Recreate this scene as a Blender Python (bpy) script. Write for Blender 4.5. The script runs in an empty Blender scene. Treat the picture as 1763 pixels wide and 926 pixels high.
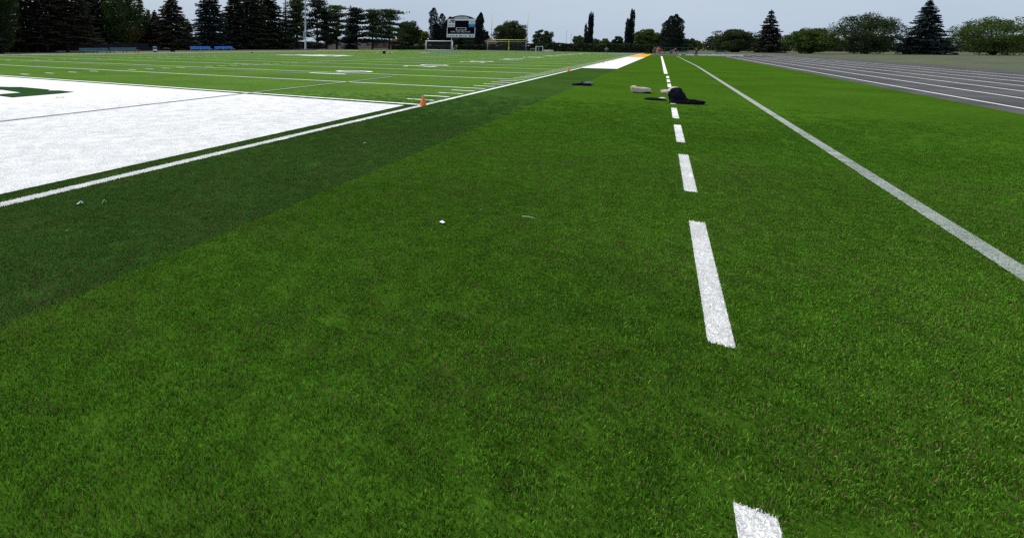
import bpy, bmesh, math, random
import numpy as np
from mathutils import Matrix, Vector

# ------------------------------------------------------------------ camera, sky, sun, exposure
scene = bpy.context.scene
S = 1.25                       # overall size of the place
YD = 0.9144 * S                # one yard of the field
F_PX, CX, CY = 906.37, 600.0, 175.0
YAW, PITCH, ROLL = 0.545897, 0.107409, 0.006352
CAM = np.array([-9.5162, -4.1167, 1.1697]) * S
FW = np.array([math.cos(YAW)*math.cos(PITCH), math.sin(YAW)*math.cos(PITCH), -math.sin(PITCH)])
_r0 = np.array([math.sin(YAW), -math.cos(YAW), 0.0]); _u0 = np.cross(_r0, FW)
RT = _r0*math.cos(ROLL) + _u0*math.sin(ROLL)
UP = -_r0*math.sin(ROLL) + _u0*math.cos(ROLL)
cam_data = bpy.data.cameras.new('camera')
cam = bpy.data.objects.new('camera', cam_data); scene.collection.objects.link(cam)
cam.matrix_world = Matrix(((RT[0], UP[0], -FW[0], CAM[0]), (RT[1], UP[1], -FW[1], CAM[1]),
                           (RT[2], UP[2], -FW[2], CAM[2]), (0, 0, 0, 1)))
cam_data.sensor_fit = 'HORIZONTAL'; cam_data.sensor_width = 36.0
cam_data.lens = F_PX / 1763.0 * 36.0
cam_data.shift_x = (881.5 - CX) / 1763.0
cam_data.shift_y = -(463.0 - CY) / 1763.0
cam_data.clip_start = 0.05; cam_data.clip_end = 6000.0
scene.camera = cam

SUN_AZ, SUN_EL = math.radians(74.0), math.radians(52.0)
world = bpy.data.worlds.new('World'); scene.world = world; world.use_nodes = True
wn, wl = world.node_tree.nodes, world.node_tree.links
wn.clear()
w_out = wn.new('ShaderNodeOutputWorld'); w_bg = wn.new('ShaderNodeBackground')
w_bg.inputs['Strength'].default_value = 0.1
w_sky = wn.new('ShaderNodeTexSky'); w_sky.sky_type = 'NISHITA'; w_sky.sun_disc = False
w_sky.sun_elevation = SUN_EL; w_sky.sun_rotation = math.pi/2 - SUN_AZ
w_sky.air_density = 1.6; w_sky.dust_density = 6.0; w_sky.ozone_density = 2.0
w_co = wn.new('ShaderNodeTexCoord'); w_map = wn.new('ShaderNodeMapping'); w_map.inputs['Scale'].default_value = (1.0, 1.0, 3.0)
w_ns = wn.new('ShaderNodeTexNoise'); w_ns.inputs['Scale'].default_value = 1.6; w_ns.inputs['Detail'].default_value = 5.0
w_rmp = wn.new('ShaderNodeValToRGB')
w_rmp.color_ramp.elements[0].position = 0.25; w_rmp.color_ramp.elements[0].color = (0.45, 0.565, 0.71, 1)
w_rmp.color_ramp.elements[1].position = 0.75; w_rmp.color_ramp.elements[1].color = (0.56, 0.67, 0.80, 1)
w_mul = wn.new('ShaderNodeVectorMath'); w_mul.operation = 'SCALE'; w_mul.inputs['Scale'].default_value = 9.9
w_mix = wn.new('ShaderNodeMixRGB'); w_mix.inputs['Fac'].default_value = 0.82
wl.new(w_co.outputs['Generated'], w_map.inputs['Vector']); wl.new(w_map.outputs['Vector'], w_ns.inputs['Vector'])
wl.new(w_ns.outputs['Fac'], w_rmp.inputs['Fac']); wl.new(w_rmp.outputs['Color'], w_mul.inputs[0])
wl.new(w_sky.outputs['Color'], w_mix.inputs['Color1']); wl.new(w_mul.outputs['Vector'], w_mix.inputs['Color2'])
wl.new(w_mix.outputs['Color'], w_bg.inputs['Color']); wl.new(w_bg.outputs['Background'], w_out.inputs['Surface'])

sun_data = bpy.data.lights.new('sun', 'SUN'); sun_data.energy = 2.7; sun_data.angle = math.radians(18)
sun_data.color = (1.0, 0.96, 0.9)
sun = bpy.data.objects.new('sun', sun_data); scene.collection.objects.link(sun)
_sd = Vector((math.cos(SUN_AZ)*math.cos(SUN_EL), math.sin(SUN_AZ)*math.cos(SUN_EL), math.sin(SUN_EL)))
sun.rotation_euler = _sd.to_track_quat('Z', 'Y').to_euler()
sun.location = (0, 0, 60)
scene.view_settings.view_transform = 'Standard'; scene.view_settings.look = 'None'
scene.view_settings.gamma = 1.0; scene.view_settings.exposure = 0.12
scene.cycles.use_denoising = False
scene.cycles.max_bounces = 6; scene.cycles.diffuse_bounces = 3; scene.cycles.transparent_max_bounces = 6

# ------------------------------------------------------------------ helpers
COL = scene.collection
RNG = np.random.default_rng(7)
random.seed(7)

def ray(px, py):
    return FW + RT*(px - CX)/F_PX + UP*(CY - py)/F_PX
def gp(px, py, z=0.0):
    d = ray(px, py); t = (z - CAM[2]) / d[2]
    return Vector((CAM[0] + t*d[0], CAM[1] + t*d[1], z))
def m_per_px(p):
    return float(np.dot(np.array(p) - CAM, FW)) / F_PX
RIGHT_XY = Vector((RT[0], RT[1], 0)).normalized()
def facing(p):                       # heading that turns a thing's -Y side towards the photographer
    return math.atan2(CAM[1] - p[1], CAM[0] - p[0]) + math.pi/2

def mat(name, col, rough=0.7, var=0.12, scale=6.0, bump=0.0, metallic=0.0, coat=None, spec=0.3):
    m = bpy.data.materials.new(name); m.use_nodes = True
    n, l = m.node_tree.nodes, m.node_tree.links
    b = n['Principled BSDF']; b.inputs['Roughness'].default_value = rough; b.inputs['Metallic'].default_value = metallic
    b.inputs['Specular IOR Level'].default_value = spec
    tc = n.new('ShaderNodeTexCoord'); ns = n.new('ShaderNodeTexNoise'); ns.inputs['Scale'].default_value = scale
    ns.inputs['Detail'].default_value = 4.0
    l.new(tc.outputs['Object'], ns.inputs['Vector'])
    r = n.new('ShaderNodeValToRGB'); e = r.color_ramp.elements
    e[0].position = 0.3; e[1].position = 0.7
    e[0].color = tuple(max(0, c*(1 - var)) for c in col) + (1,); e[1].color = tuple(min(1, c*(1 + var)) for c in col) + (1,)
    l.new(ns.outputs['Fac'], r.inputs['Fac']); l.new(r.outputs['Color'], b.inputs['Base Color'])
    if bump:
        bp = n.new('ShaderNodeBump'); bp.inputs['Strength'].default_value = bump; bp.inputs['Distance'].default_value = 0.02
        l.new(ns.outputs['Fac'], bp.inputs['Height']); l.new(bp.outputs['Normal'], b.inputs['Normal'])
    return m

def leaf_mat(name, c1, c2, scale=0.6):
    m = bpy.data.materials.new(name); m.use_nodes = True
    n, l = m.node_tree.nodes, m.node_tree.links
    b = n['Principled BSDF']; b.inputs['Roughness'].default_value = 0.75; b.inputs['Specular IOR Level'].default_value = 0.15
    g = n.new('ShaderNodeNewGeometry'); ns = n.new('ShaderNodeTexNoise'); ns.inputs['Scale'].default_value = scale
    ns.inputs['Detail'].default_value = 5.0
    l.new(g.outputs['Position'], ns.inputs['Vector'])
    oi = n.new('ShaderNodeObjectInfo'); ad = n.new('ShaderNodeMath'); ad.operation = 'MULTIPLY_ADD'
    ad.inputs[1].default_value = 0.2; l.new(oi.outputs['Random'], ad.inputs[0]); l.new(ns.outputs['Fac'], ad.inputs[2])
    r = n.new('ShaderNodeValToRGB'); e = r.color_ramp.elements; e[0].position = 0.42; e[1].position = 0.75
    e[0].color = c1 + (1,); e[1].color = c2 + (1,)
    l.new(ad.outputs[0], r.inputs['Fac']); l.new(r.outputs['Color'], b.inputs['Base Color'])
    tr = n.new('ShaderNodeBsdfTranslucent'); l.new(r.outputs['Color'], tr.inputs['Color'])
    mx = n.new('ShaderNodeMixShader'); mx.inputs['Fac'].default_value = 0.18
    l.new(b.outputs[0], mx.inputs[1]); l.new(tr.outputs[0], mx.inputs[2]); l.new(mx.outputs[0], n['Material Output'].inputs['Surface'])
    return m

class MB:
    """collects shapes into one mesh"""
    def __init__(self): self.bm = bmesh.new()
    def box(self, c, s, rz=0.0, bevel=0.0, rx=0.0, ry=0.0):
        r = bmesh.ops.create_cube(self.bm, size=1.0)
        M = Matrix.Translation(c) @ Matrix.Rotation(rz, 4, 'Z') @ Matrix.Rotation(ry, 4, 'Y') @ Matrix.Rotation(rx, 4, 'X') @ Matrix.Diagonal((*s, 1))
        bmesh.ops.transform(self.bm, matrix=M, verts=r['verts'])
        if bevel:
            es = list({e for v in r['verts'] for e in v.link_edges})
            bmesh.ops.bevel(self.bm, geom=es, offset=bevel, segments=2, affect='EDGES', profile=0.5)
        return self
    def tube(self, pts, rad, seg=8, caps=True):
        pts = [Vector(p) for p in pts]
        if not hasattr(rad, '__len__'): rad = [rad]*len(pts)
        rings = []
        for i, p in enumerate(pts):
            d = (pts[min(i+1, len(pts)-1)] - pts[max(i-1, 0)]).normalized()
            a = d.orthogonal().normalized() if abs(d.z) < 0.99 else Vector((1, 0, 0))
            b = d.cross(a).normalized(); a = b.cross(d)
            rings.append([self.bm.verts.new(p + (a*math.cos(k*2*math.pi/seg) + b*math.sin(k*2*math.pi/seg))*rad[i]) for k in range(seg)])
        # untwist
        for i in range(len(rings) - 1):
            A, B = rings[i], rings[i+1]
            o = min(range(seg), key=lambda k: (B[k].co - A[0].co).length)
            B = B[o:] + B[:o]
            if (B[1].co - A[1].co).length > (B[-1].co - A[1].co).length: B = [B[0]] + B[1:][::-1]
            rings[i+1] = B
            for k in range(seg):
                try: self.bm.faces.new((A[k], A[(k+1) % seg], B[(k+1) % seg], B[k]))
                except ValueError: pass
        if caps:
            for R in (rings[0], rings[-1]):
                try: self.bm.faces.new(R)
                except ValueError: pass
        return self
    def lathe(self, prof, c=(0, 0, 0), seg=20):
        rings = []
        for r, z in prof:
            rings.append([self.bm.verts.new((c[0] + r*math.cos(k*2*math.pi/seg), c[1] + r*math.sin(k*2*math.pi/seg), c[2] + z)) for k in range(seg)])
        for A, B in zip(rings, rings[1:]):
            for k in range(seg): self.bm.faces.new((A[k], A[(k+1) % seg], B[(k+1) % seg], B[k]))
        self.bm.faces.new(rings[0][::-1]); self.bm.faces.new(rings[-1])
        return self
    def poly(self, pts):
        self.bm.faces.new([self.bm.verts.new(p) for p in pts]); return self
    def prism(self, pts2, y0, y1):          # outline in x,z pushed along y
        A = [self.bm.verts.new((x, y0, z)) for x, z in pts2]; B = [self.bm.verts.new((x, y1, z)) for x, z in pts2]
        n = len(A); self.bm.faces.new(A); self.bm.faces.new(B[::-1])
        for k in range(n): self.bm.faces.new((A[k], B[k], B[(k+1) % n], A[(k+1) % n]))
        return self
    def lump(self, c, s, rough=0.12, flat=0.35, rz=0.0, seed=0, power=2.6, sub=4, shear=0.0):
        rg = np.random.default_rng(seed); r = bmesh.ops.create_icosphere(self.bm, subdivisions=sub, radius=1.0)
        ks = rg.normal(size=(14, 3))*rg.uniform(1.5, 6.0, (14, 1)); ph = rg.uniform(0, 6.28, 14); am = 1.0/np.linalg.norm(ks, axis=1)
        k2 = rg.normal(size=(20, 3))*rg.uniform(6, 14, (20, 1)); p2 = rg.uniform(0, 6.28, 20)
        M = Matrix.Translation(c) @ Matrix.Rotation(rz, 4, 'Z')
        for v in r['verts']:
            p = np.array(v.co); q = np.sign(p)*np.abs(p)**(2.0/power)
            q = q/ (np.sum(np.abs(q)**power))**(1.0/power)
            n = float(np.sum(am*np.sin(ks @ p + ph))) + 0.10*float(np.sum(1 - np.abs(np.sin(k2 @ p + p2))) - 7.3)
            q = q*(1 + rough*n)
            z = max(q[2], -flat)
            v.co = M @ Vector((q[0]*s[0] + shear*(z + flat)*s[2], q[1]*s[1], (z + flat)*s[2]))
        return self
    def build(self, name, m, parent=None, smooth=False, kind=None):
        bmesh.ops.recalc_face_normals(self.bm, faces=self.bm.faces)
        me = bpy.data.meshes.new(name); self.bm.to_mesh(me); self.bm.free()
        o = bpy.data.objects.new(name, me); COL.objects.link(o)
        for x in (m if isinstance(m, (list, tuple)) else [m]): me.materials.append(x)
        if smooth: me.polygons.foreach_set('use_smooth', [True]*len(me.polygons))
        if parent is not None: o.parent = parent
        if kind: o['kind'] = kind
        return o

def tag(o, label, cat, group=None):
    o['label'] = label; o['category'] = cat
    if group: o['group'] = group
    return o
def thing(name, label, cat, loc=(0, 0, 0), rz=0.0, group=None):
    o = bpy.data.objects.new(name, None); COL.objects.link(o); o.empty_display_size = 0.2
    o.location = loc; o.rotation_euler = (0, 0, rz)
    return tag(o, label, cat, group)
def copy_tree(o, parent=None):
    c = o.copy(); COL.objects.link(c); c.parent = parent
    for ch in list(o.children): copy_tree(ch, c)
    return c
def raw_mesh(name, V, quads, m, parent=None):
    me = bpy.data.meshes.new(name); nq = len(quads)
    me.vertices.add(len(V)); me.vertices.foreach_set('co', np.asarray(V, np.float32).ravel())
    me.loops.add(nq*4); me.loops.foreach_set('vertex_index', np.asarray(quads, np.int32).ravel())
    me.polygons.add(nq); me.polygons.foreach_set('loop_start', np.arange(nq, dtype=np.int32)*4)
    me.update(calc_edges=True); me.validate()
    me.materials.append(m)
    o = bpy.data.objects.new(name, me); COL.objects.link(o)
    if parent is not None: o.parent = parent
    return o

# ------------------------------------------------------------------ turf colours (colour of the fibres, by place)
Y_STRIP = -2.0*YD
DASH_Y, DASH_W, DASH_S = -4.672*YD, 0.05*YD, 0.0125
DASH_P, DASH_L = 2.80*YD, 1.86*YD
DASH_X0 = 2.52*YD                    # far end of one dash
EZ_X, EZ_Y = -0.30*YD, 0.25*YD
SIDE_W = 0.118*YD

def turf_material(name, blades=False):
    m = bpy.data.materials.new(name); m.use_nodes = True
    n, l = m.node_tree.nodes, m.node_tree.links
    b = n['Principled BSDF']; b.inputs['Roughness'].default_value = 0.8 if blades else 1.0; b.inputs['Specular IOR Level'].default_value = 0.06 if blades else 0.0
    g = n.new('ShaderNodeNewGeometry'); sx = n.new('ShaderNodeSeparateXYZ'); l.new(g.outputs['Position'], sx.inputs[0])
    X, Yc = sx.outputs['X'], sx.outputs['Y']
    def cmp(a, op, v):
        k = n.new('ShaderNodeMath'); k.operation = op; l.new(a, k.inputs[0])
        if isinstance(v, (int, float)): k.inputs[1].default_value = v
        else: l.new(v, k.inputs[1])
        return k.outputs[0]
    gt = lambda a, v: cmp(a, 'GREATER_THAN', v)
    lt = lambda a, v: cmp(a, 'LESS_THAN', v)
    mul = lambda a, v: cmp(a, 'MULTIPLY', v)
    mx = lambda a, v: cmp(a, 'MAXIMUM', v)
    def noise(scale, detail=4.0, rough=0.6):
        k = n.new('ShaderNodeTexNoise'); k.inputs['Scale'].default_value = scale; k.inputs['Detail'].default_value = detail
        k.inputs['Roughness'].default_value = rough; l.new(g.outputs['Position'], k.inputs['Vector']); return k.outputs['Fac']
    def mixc(f, a, c2):
        k = n.new('ShaderNodeMixRGB')
        if isinstance(f, (int, float)): k.inputs[0].default_value = f
        else: l.new(f, k.inputs[0])
        for i, c in ((1, a), (2, c2)):
            if isinstance(c, tuple): k.inputs[i].default_value = c + (1,)
            else: l.new(c, k.inputs[i])
        return k.outputs[0]
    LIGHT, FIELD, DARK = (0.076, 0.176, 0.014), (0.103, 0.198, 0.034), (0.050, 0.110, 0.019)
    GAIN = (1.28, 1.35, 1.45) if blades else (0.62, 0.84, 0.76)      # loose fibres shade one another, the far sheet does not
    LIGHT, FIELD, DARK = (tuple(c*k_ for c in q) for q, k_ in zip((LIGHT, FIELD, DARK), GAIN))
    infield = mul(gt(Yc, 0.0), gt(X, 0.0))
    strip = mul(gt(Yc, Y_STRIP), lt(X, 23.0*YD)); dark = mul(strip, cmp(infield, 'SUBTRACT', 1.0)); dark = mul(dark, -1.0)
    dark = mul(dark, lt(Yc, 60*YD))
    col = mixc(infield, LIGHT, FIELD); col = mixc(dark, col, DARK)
    # wear: broad mottling, and scattered tan fibres in patches
    big = noise(0.35, 3.0); fine = noise(26.0, 6.0, 0.75); vfine = noise(120.0, 4.0, 0.8)
    k = n.new('ShaderNodeMapRange'); k.inputs['From Min'].default_value = 0.3; k.inputs['From Max'].default_value = 0.7
    k.inputs['To Min'].default_value = 0.84; k.inputs['To Max'].default_value = 1.16; l.new(big, k.inputs['Value'])
    vm = n.new('ShaderNodeVectorMath'); vm.operation = 'SCALE'; l.new(col, vm.inputs[0]); l.new(k.outputs[0], vm.inputs['Scale']); col = vm.outputs[0]
    patch = noise(1.1, 8.0, 0.78)
    mid = noise(7.0, 4.0, 0.65)
    k = n.new('ShaderNodeMapRange'); k.inputs['From Min'].default_value = 0.32; k.inputs['From Max'].default_value = 0.68
    k.inputs['To Min'].default_value = 0.80; k.inputs['To Max'].default_value = 1.22; l.new(mid, k.inputs['Value'])
    vm = n.new('ShaderNodeVectorMath'); vm.operation = 'SCALE'; l.new(col, vm.inputs[0]); l.new(k.outputs[0], vm.inputs['Scale']); col = vm.outputs[0]
    if blades:
        at = n.new('ShaderNodeAttribute'); at.attribute_name = 'rnd'; rnd = at.outputs['Fac']
        oi = n.new('ShaderNodeObjectInfo')
        rr = cmp(cmp(rnd, 'ADD', oi.outputs['Random']), 'FRACT', 0.0)
        k = n.new('ShaderNodeMapRange'); k.inputs['To Min'].default_value = 0.30; k.inputs['To Max'].default_value = 1.75; l.new(rr, k.inputs['Value'])
        vm = n.new('ShaderNodeVectorMath'); vm.operation = 'SCALE'; l.new(col, vm.inputs[0]); l.new(k.outputs[0], vm.inputs['Scale']); col = vm.outputs[0]
        # tan fibres: chance grows in worn patches
        th = n.new('ShaderNodeMapRange'); th.inputs['From Min'].default_value = 0.44; th.inputs['From Max'].default_value = 0.62
        th.inputs['To Min'].default_value = 0.97; th.inputs['To Max'].default_value = 0.82; l.new(patch, th.inputs['Value'])
        rr2 = cmp(cmp(rnd, 'MULTIPLY', 7.31), 'FRACT', 0.0); rr2 = cmp(cmp(rr2, 'ADD', oi.outputs['Random']), 'FRACT', 0.0)
        near = lt(X, -3.0*YD)
        col = mixc(mul(gt(rr2, th.outputs[0]), near), col, mixc(fine, (0.15, 0.13, 0.045), (0.30, 0.20, 0.10)))
    else:
        k = n.new('ShaderNodeMapRange'); k.inputs['From Min'].default_value = 0.3; k.inputs['From Max'].default_value = 0.7
        k.inputs['To Min'].default_value = 0.62; k.inputs['To Max'].default_value = 1.38; l.new(fine, k.inputs['Value'])
        vm = n.new('ShaderNodeVectorMath'); vm.operation = 'SCALE'; l.new(col, vm.inputs[0]); l.new(k.outputs[0], vm.inputs['Scale']); col = vm.outputs[0]
        bp = n.new('ShaderNodeBump'); bp.inputs['Strength'].default_value = 0.5; bp.inputs['Distance'].default_value = 0.02
        l.new(vfine, bp.inputs['Height']); l.new(bp.outputs['Normal'], b.inputs['Normal'])
    if blades:                          # fibres that carry the paint of the lines they stand in
        line = mul(gt(Yc, -SIDE_W), lt(Yc, 0.0))
        ez = mul(gt(Yc, EZ_Y), lt(X, EZ_X))
        ph = cmp(cmp(cmp(X, 'SUBTRACT', DASH_X0), 'DIVIDE', -DASH_P), 'FRACT', 0.0)
        dy_ = cmp(cmp(cmp(Yc, 'SUBTRACT', cmp(X, 'MULTIPLY', DASH_S)), 'SUBTRACT', DASH_Y), 'ABSOLUTE', 0.0)
        da = mul(lt(dy_, DASH_W), lt(ph, DASH_L/DASH_P))
        def band(slope, icpt, half, x0, x1):
            yy = cmp(cmp(X, 'MULTIPLY', slope), 'ADD', icpt); d = cmp(cmp(Yc, 'SUBTRACT', yy), 'ABSOLUTE', 0.0)
            return mul(lt(d, half), mul(gt(X, x0), lt(X, x1)))
        grey = band(0.0222, 4.811*YD, 0.05*YD, -14*YD, 8.4*YD); faint = band(0.00574, -6.27*YD, 0.06*YD, -30*YD, 31*YD)
        gx = cmp(cmp(cmp(cmp(X, 'DIVIDE', 5*YD), 'ADD', 0.5), 'FRACT', 0.0), 'SUBTRACT', 0.5)
        yl = mul(mul(lt(cmp(gx, 'ABSOLUTE', 0.0), 0.06/5), gt(Yc, 0.12*YD)), gt(X, -1*YD))
        white = mx(mx(mx(line, ez), da), yl)
        k = n.new('ShaderNodeMapRange'); k.inputs['To Min'].default_value = 0.85; k.inputs['To Max'].default_value = 1.1; l.new(rr, k.inputs['Value'])
        vm = n.new('ShaderNodeVectorMath'); vm.operation = 'SCALE'; vm.inputs[0].default_value = (0.90, 0.885, 0.865); l.new(k.outputs[0], vm.inputs['Scale'])
        col = mixc(white, col, vm.outputs[0]); col = mixc(grey, col, (0.33, 0.32, 0.36)); col = mixc(faint, col, (0.40, 0.45, 0.38))
        tr = n.new('ShaderNodeBsdfTranslucent'); l.new(col, tr.inputs['Color'])
        ms = n.new('ShaderNodeMixShader'); ms.inputs['Fac'].default_value = 0.25
        l.new(b.outputs[0], ms.inputs[1]); l.new(tr.outputs[0], ms.inputs[2]); l.new(ms.outputs[0], n['Material Output'].inputs['Surface'])
    l.new(col, b.inputs['Base Color'])
    return m

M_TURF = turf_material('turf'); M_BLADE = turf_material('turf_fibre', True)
def paint(name, col, lo=0.88, scale=3.0):
    m = bpy.data.materials.new(name); m.use_nodes = True
    n, l = m.node_tree.nodes, m.node_tree.links; b = n['Principled BSDF']
    b.inputs['Roughness'].default_value = 0.95; b.inputs['Specular IOR Level'].default_value = 0.0
    g = n.new('ShaderNodeNewGeometry')
    mp = n.new('ShaderNodeMapping'); mp.inputs['Scale'].default_value = (0.5, 1.6, 1); l.new(g.outputs['Position'], mp.inputs['Vector'])
    a = n.new('ShaderNodeTexNoise'); a.inputs['Scale'].default_value = scale; a.inputs['Detail'].default_value = 8; a.inputs['Roughness'].default_value = 0.7
    l.new(mp.outputs[0], a.inputs['Vector'])
    f = n.new('ShaderNodeTexNoise'); f.inputs['Scale'].default_value = 60; f.inputs['Detail'].default_value = 4
    l.new(g.outputs['Position'], f.inputs['Vector'])
    r = n.new('ShaderNodeValToRGB'); r.color_ramp.elements[0].position = 0.3; r.color_ramp.elements[1].position = 0.48
    r.color_ramp.elements[0].color = tuple(c*lo for c in col) + (1,); r.color_ramp.elements[1].color = col + (1,)
    l.new(a.outputs['Fac'], r.inputs['Fac']); l.new(r.outputs['Color'], b.inputs['Base Color'])
    bp = n.new('ShaderNodeBump'); bp.inputs['Strength'].default_value = 0.35; bp.inputs['Distance'].default_value = 0.015
    l.new(f.outputs['Fac'], bp.inputs['Height']); l.new(bp.outputs['Normal'], b.inputs['Normal'])
    return m
M_WHITE = paint('white_turf_paint', (0.80, 0.785, 0.765))
M_LINE = paint('white_line_paint', (0.84, 0.86, 0.80), 0.85)
M_FAINT = paint('grey_line_paint', (0.34, 0.37, 0.33), 0.8)
M_PURPLE = paint('grey_violet_paint', (0.30, 0.29, 0.34), 0.85)
M_ORANGE = paint('orange_turf_paint', (0.80, 0.36, 0.05), 0.9)
M_BLUE = paint('blue_turf_paint', (0.08, 0.16, 0.36), 0.8)
M_DGREEN = paint('dark_green_turf_inlay', (0.030, 0.072, 0.022), 0.85, 20)

# ------------------------------------------------------------------ ground, track, field and its markings
M_GROUND = mat('lawn', (0.075, 0.085, 0.035), 0.9, 0.35, 0.25, 0.2)
g = MB(); g.poly([(-2500, -2500, -0.06), (2500, -2500, -0.06), (2500, 2500, -0.06), (-2500, 2500, -0.06)]).build('ground', M_GROUND, kind='structure')
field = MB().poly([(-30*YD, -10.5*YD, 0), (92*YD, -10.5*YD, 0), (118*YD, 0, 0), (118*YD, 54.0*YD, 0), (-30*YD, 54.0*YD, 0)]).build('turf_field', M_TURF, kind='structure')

def sheet(name, pts, m, z, parent=field):
    return MB().poly([(p[0]*YD, p[1]*YD, z) for p in pts]).build(name, m, parent)
def rect(name, x0, x1, y0, y1, m, z, parent=field):
    return sheet(name, [(x0, y0), (x1, y0), (x1, y1), (x0, y1)], m, z, parent)
FW_YD = 53.333
LZ = 0.010
rect('end_zone_paint', -14, EZ_X/YD, EZ_Y/YD, 53.0, M_WHITE, LZ)
rect('sideline', -14, 23.0, -SIDE_W/YD, 0.0, M_WHITE, LZ - 0.005)
rect('sideline', 23.0, 112, -SIDE_W/YD, 0.0, M_LINE, LZ + 0.012)
rect('sideline', -14, 101, FW_YD, FW_YD + 0.5, M_LINE, LZ)
rect('goal_line', -0.06, 0.09, 0.0, FW_YD, M_LINE, LZ)
for k in range(5, 101, 5):
    rect('yard_line', k - 0.06, k + 0.06, 0.12, FW_YD, M_LINE, LZ)
tick = {}
def ticks(yc, half, k0, k1, wd=0.06):
    for k in range(k0, k1):
        if k % 5 == 0: continue
        key = round(half, 3)
        if key not in tick:
            tick[key] = rect('yard_mark', -wd, wd, -half, half, M_LINE, LZ); o = tick[key]
        else:
            o = tick[key].copy(); COL.objects.link(o)
        o.location = (k*YD, yc*YD, 0)
ticks(0.11 + 0.34, 0.34, 1, 75)
ticks(17.78, 0.30, 1, 70)
ticks(35.55, 0.30, 1, 60)
ticks(FW_YD - 0.5, 0.34, 1, 60)
rect('bench_area_paint', 23.0, 61.0, -2.0, -SIDE_W/YD - 0.01, M_WHITE, LZ + 0.004)
rect('bench_area_paint', 61.0, 89.5, -2.0, -SIDE_W/YD - 0.01, M_ORANGE, LZ + 0.004)
k = 0
for i in range(-6, 6):
    x1 = DASH_X0/YD - i*DASH_P/YD
    if x1 > 18: continue
    x0 = x1 - DASH_L/YD; ya, yb, hw_ = DASH_Y/YD + DASH_S*x0, DASH_Y/YD + DASH_S*x1, DASH_W/YD
    sheet('boundary_dash', [(x0, ya - hw_), (x1, yb - hw_), (x1, yb + hw_), (x0, ya + hw_)], M_WHITE, LZ - 0.006)
sheet('boundary_line', [(18.6, -4.47), (72, -3.64), (72, -3.46), (18.6, -4.32)], M_LINE, LZ)
sheet('lacrosse_line', [(-30, -6.5), (31, -6.15), (75, -5.36), (75, -5.26), (31, -6.03), (-30, -6.38)], M_FAINT, LZ)
sheet('soccer_line', [(-14, 4.45), (-0.05, 4.76), (-0.05, 4.86), (-14, 4.55)], M_PURPLE, LZ + 0.008)
sheet('soccer_line', [(0.0, 4.76), (8.45, 4.88), (8.45, 4.98), (0.0, 4.86)], M_FAINT, LZ + 0.008)
rect('soccer_line', 8.4, 8.5, 4.93, 33, M_FAINT, LZ + 0.008)
sheet('soccer_line', [(14.3, 17.2), (15.2, 20.0), (15.6, 20.0), (14.7, 17.2)], M_FAINT, LZ + 0.008)

def text_mesh(name, body, size, m, extrude=0.0, parent=None, bold=0.0):
    cu = bpy.data.curves.new(name, 'FONT'); cu.body = body; cu.size = size; cu.align_x = 'CENTER'; cu.extrude = extrude; cu.offset = bold
    cu.resolution_u = 3
    t = bpy.data.objects.new(name, cu); COL.objects.link(t)
    dg = bpy.context.evaluated_depsgraph_get(); me = bpy.data.meshes.new_from_object(t.evaluated_get(dg))
    bpy.data.objects.remove(t); me.name = name; me.materials.clear(); me.materials.append(m)
    o = bpy.data.objects.new(name, me); COL.objects.link(o)
    if parent is not None: o.parent = parent
    return o
for k in range(10, 100, 10):
    v = k if k <= 50 else 100 - k
    for j, ch in enumerate(str(v)):
        o = text_mesh('field_numeral', ch, 2.75*YD, M_LINE, parent=field, bold=0.0)
        o.location = ((k - 1.15 + j*2.3)*YD, 7.35*YD, LZ + 0.012); o.scale = (1.15, 1.0, 1)
# midfield lettering: broad white letter strokes, and the blue and white emblem on the far half
for (x0, x1, y0, y1) in ((37.4, 39.0, 26.2, 28.6), (38.0, 42.6, 26.9, 28.2), (37.6, 41.4, 28.9, 30.9), (38.4, 43.8, 31.2, 32.5), (38.2, 39.6, 32.6, 35.2), (40.6, 42.0, 32.6, 34.4), (42.2, 43.6, 28.4, 31.0)):
    rect('midfield_letter_stroke', x0, x1, y0, y1, M_WHITE, LZ + 0.012)
sheet('field_emblem', [(71, 30.5), (73.5, 33), (75, 32), (73.5, 29.6)], M_FAINT, LZ + 0.012)
sheet('field_emblem', [(74.2, 29.2), (75.6, 31.8), (79.5, 29.2), (77.5, 26.4)], M_BLUE, LZ + 0.012)
# dark letter in the white end zone
def gpx(z, L): return [(gp(a, b)[0], gp(a, b)[1], z) for a, b in L]
def zq(x, y): return (x/9.2625, 80 + y/9.2625)
let = MB()
L1 = [zq(-300, 640), zq(-300, 690), zq(40, 703), zq(335, 745), zq(800, 697), zq(330, 655), zq(150, 655)]
L2 = [zq(335, 745), zq(0, 770), zq(-300, 790), zq(-300, 815), zq(0, 800), zq(200, 825), zq(950, 762), zq(1190, 735), zq(950, 711), zq(760, 711), zq(800, 697)]
let.poly(gpx(LZ + 0.004, L1)); let.poly(gpx(LZ + 0.004, L2))
let.build('end_zone_letter', M_DGREEN, field)

M_TRACK = mat('track_asphalt', (0.085, 0.08, 0.08), 0.95, 0.3, 0.5, spec=0.1)
M_TRACK2 = mat('track_blue_grey', (0.125, 0.145, 0.165), 0.85, 0.15, 0.6)
M_DIRT = mat('worn_verge', (0.115, 0.105, 0.065), 0.95, 0.3, 0.5)
M_DRY = mat('dry_verge', (0.26, 0.24, 0.05), 0.95, 0.3, 0.4)
def pxsheet(name, L, m, z, kind='structure'):
    return MB().poly([tuple(gp(a, b, z)) for a, b in L]).build(name, m, kind=kind)
MB().poly([(-30*YD, 54.02*YD, -0.01), (101*YD, 54.02*YD, -0.01), (101*YD, 65*YD, -0.01), (-30*YD, 60*YD, -0.01)]).build('running_track', M_DIRT, kind='structure')
pxsheet('track_bend', [(988, 91.7), (1085, 94.6), (1113, 94.3), (1112, 92.2), (1060, 91.6)], M_TRACK2, 0.012)
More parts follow.
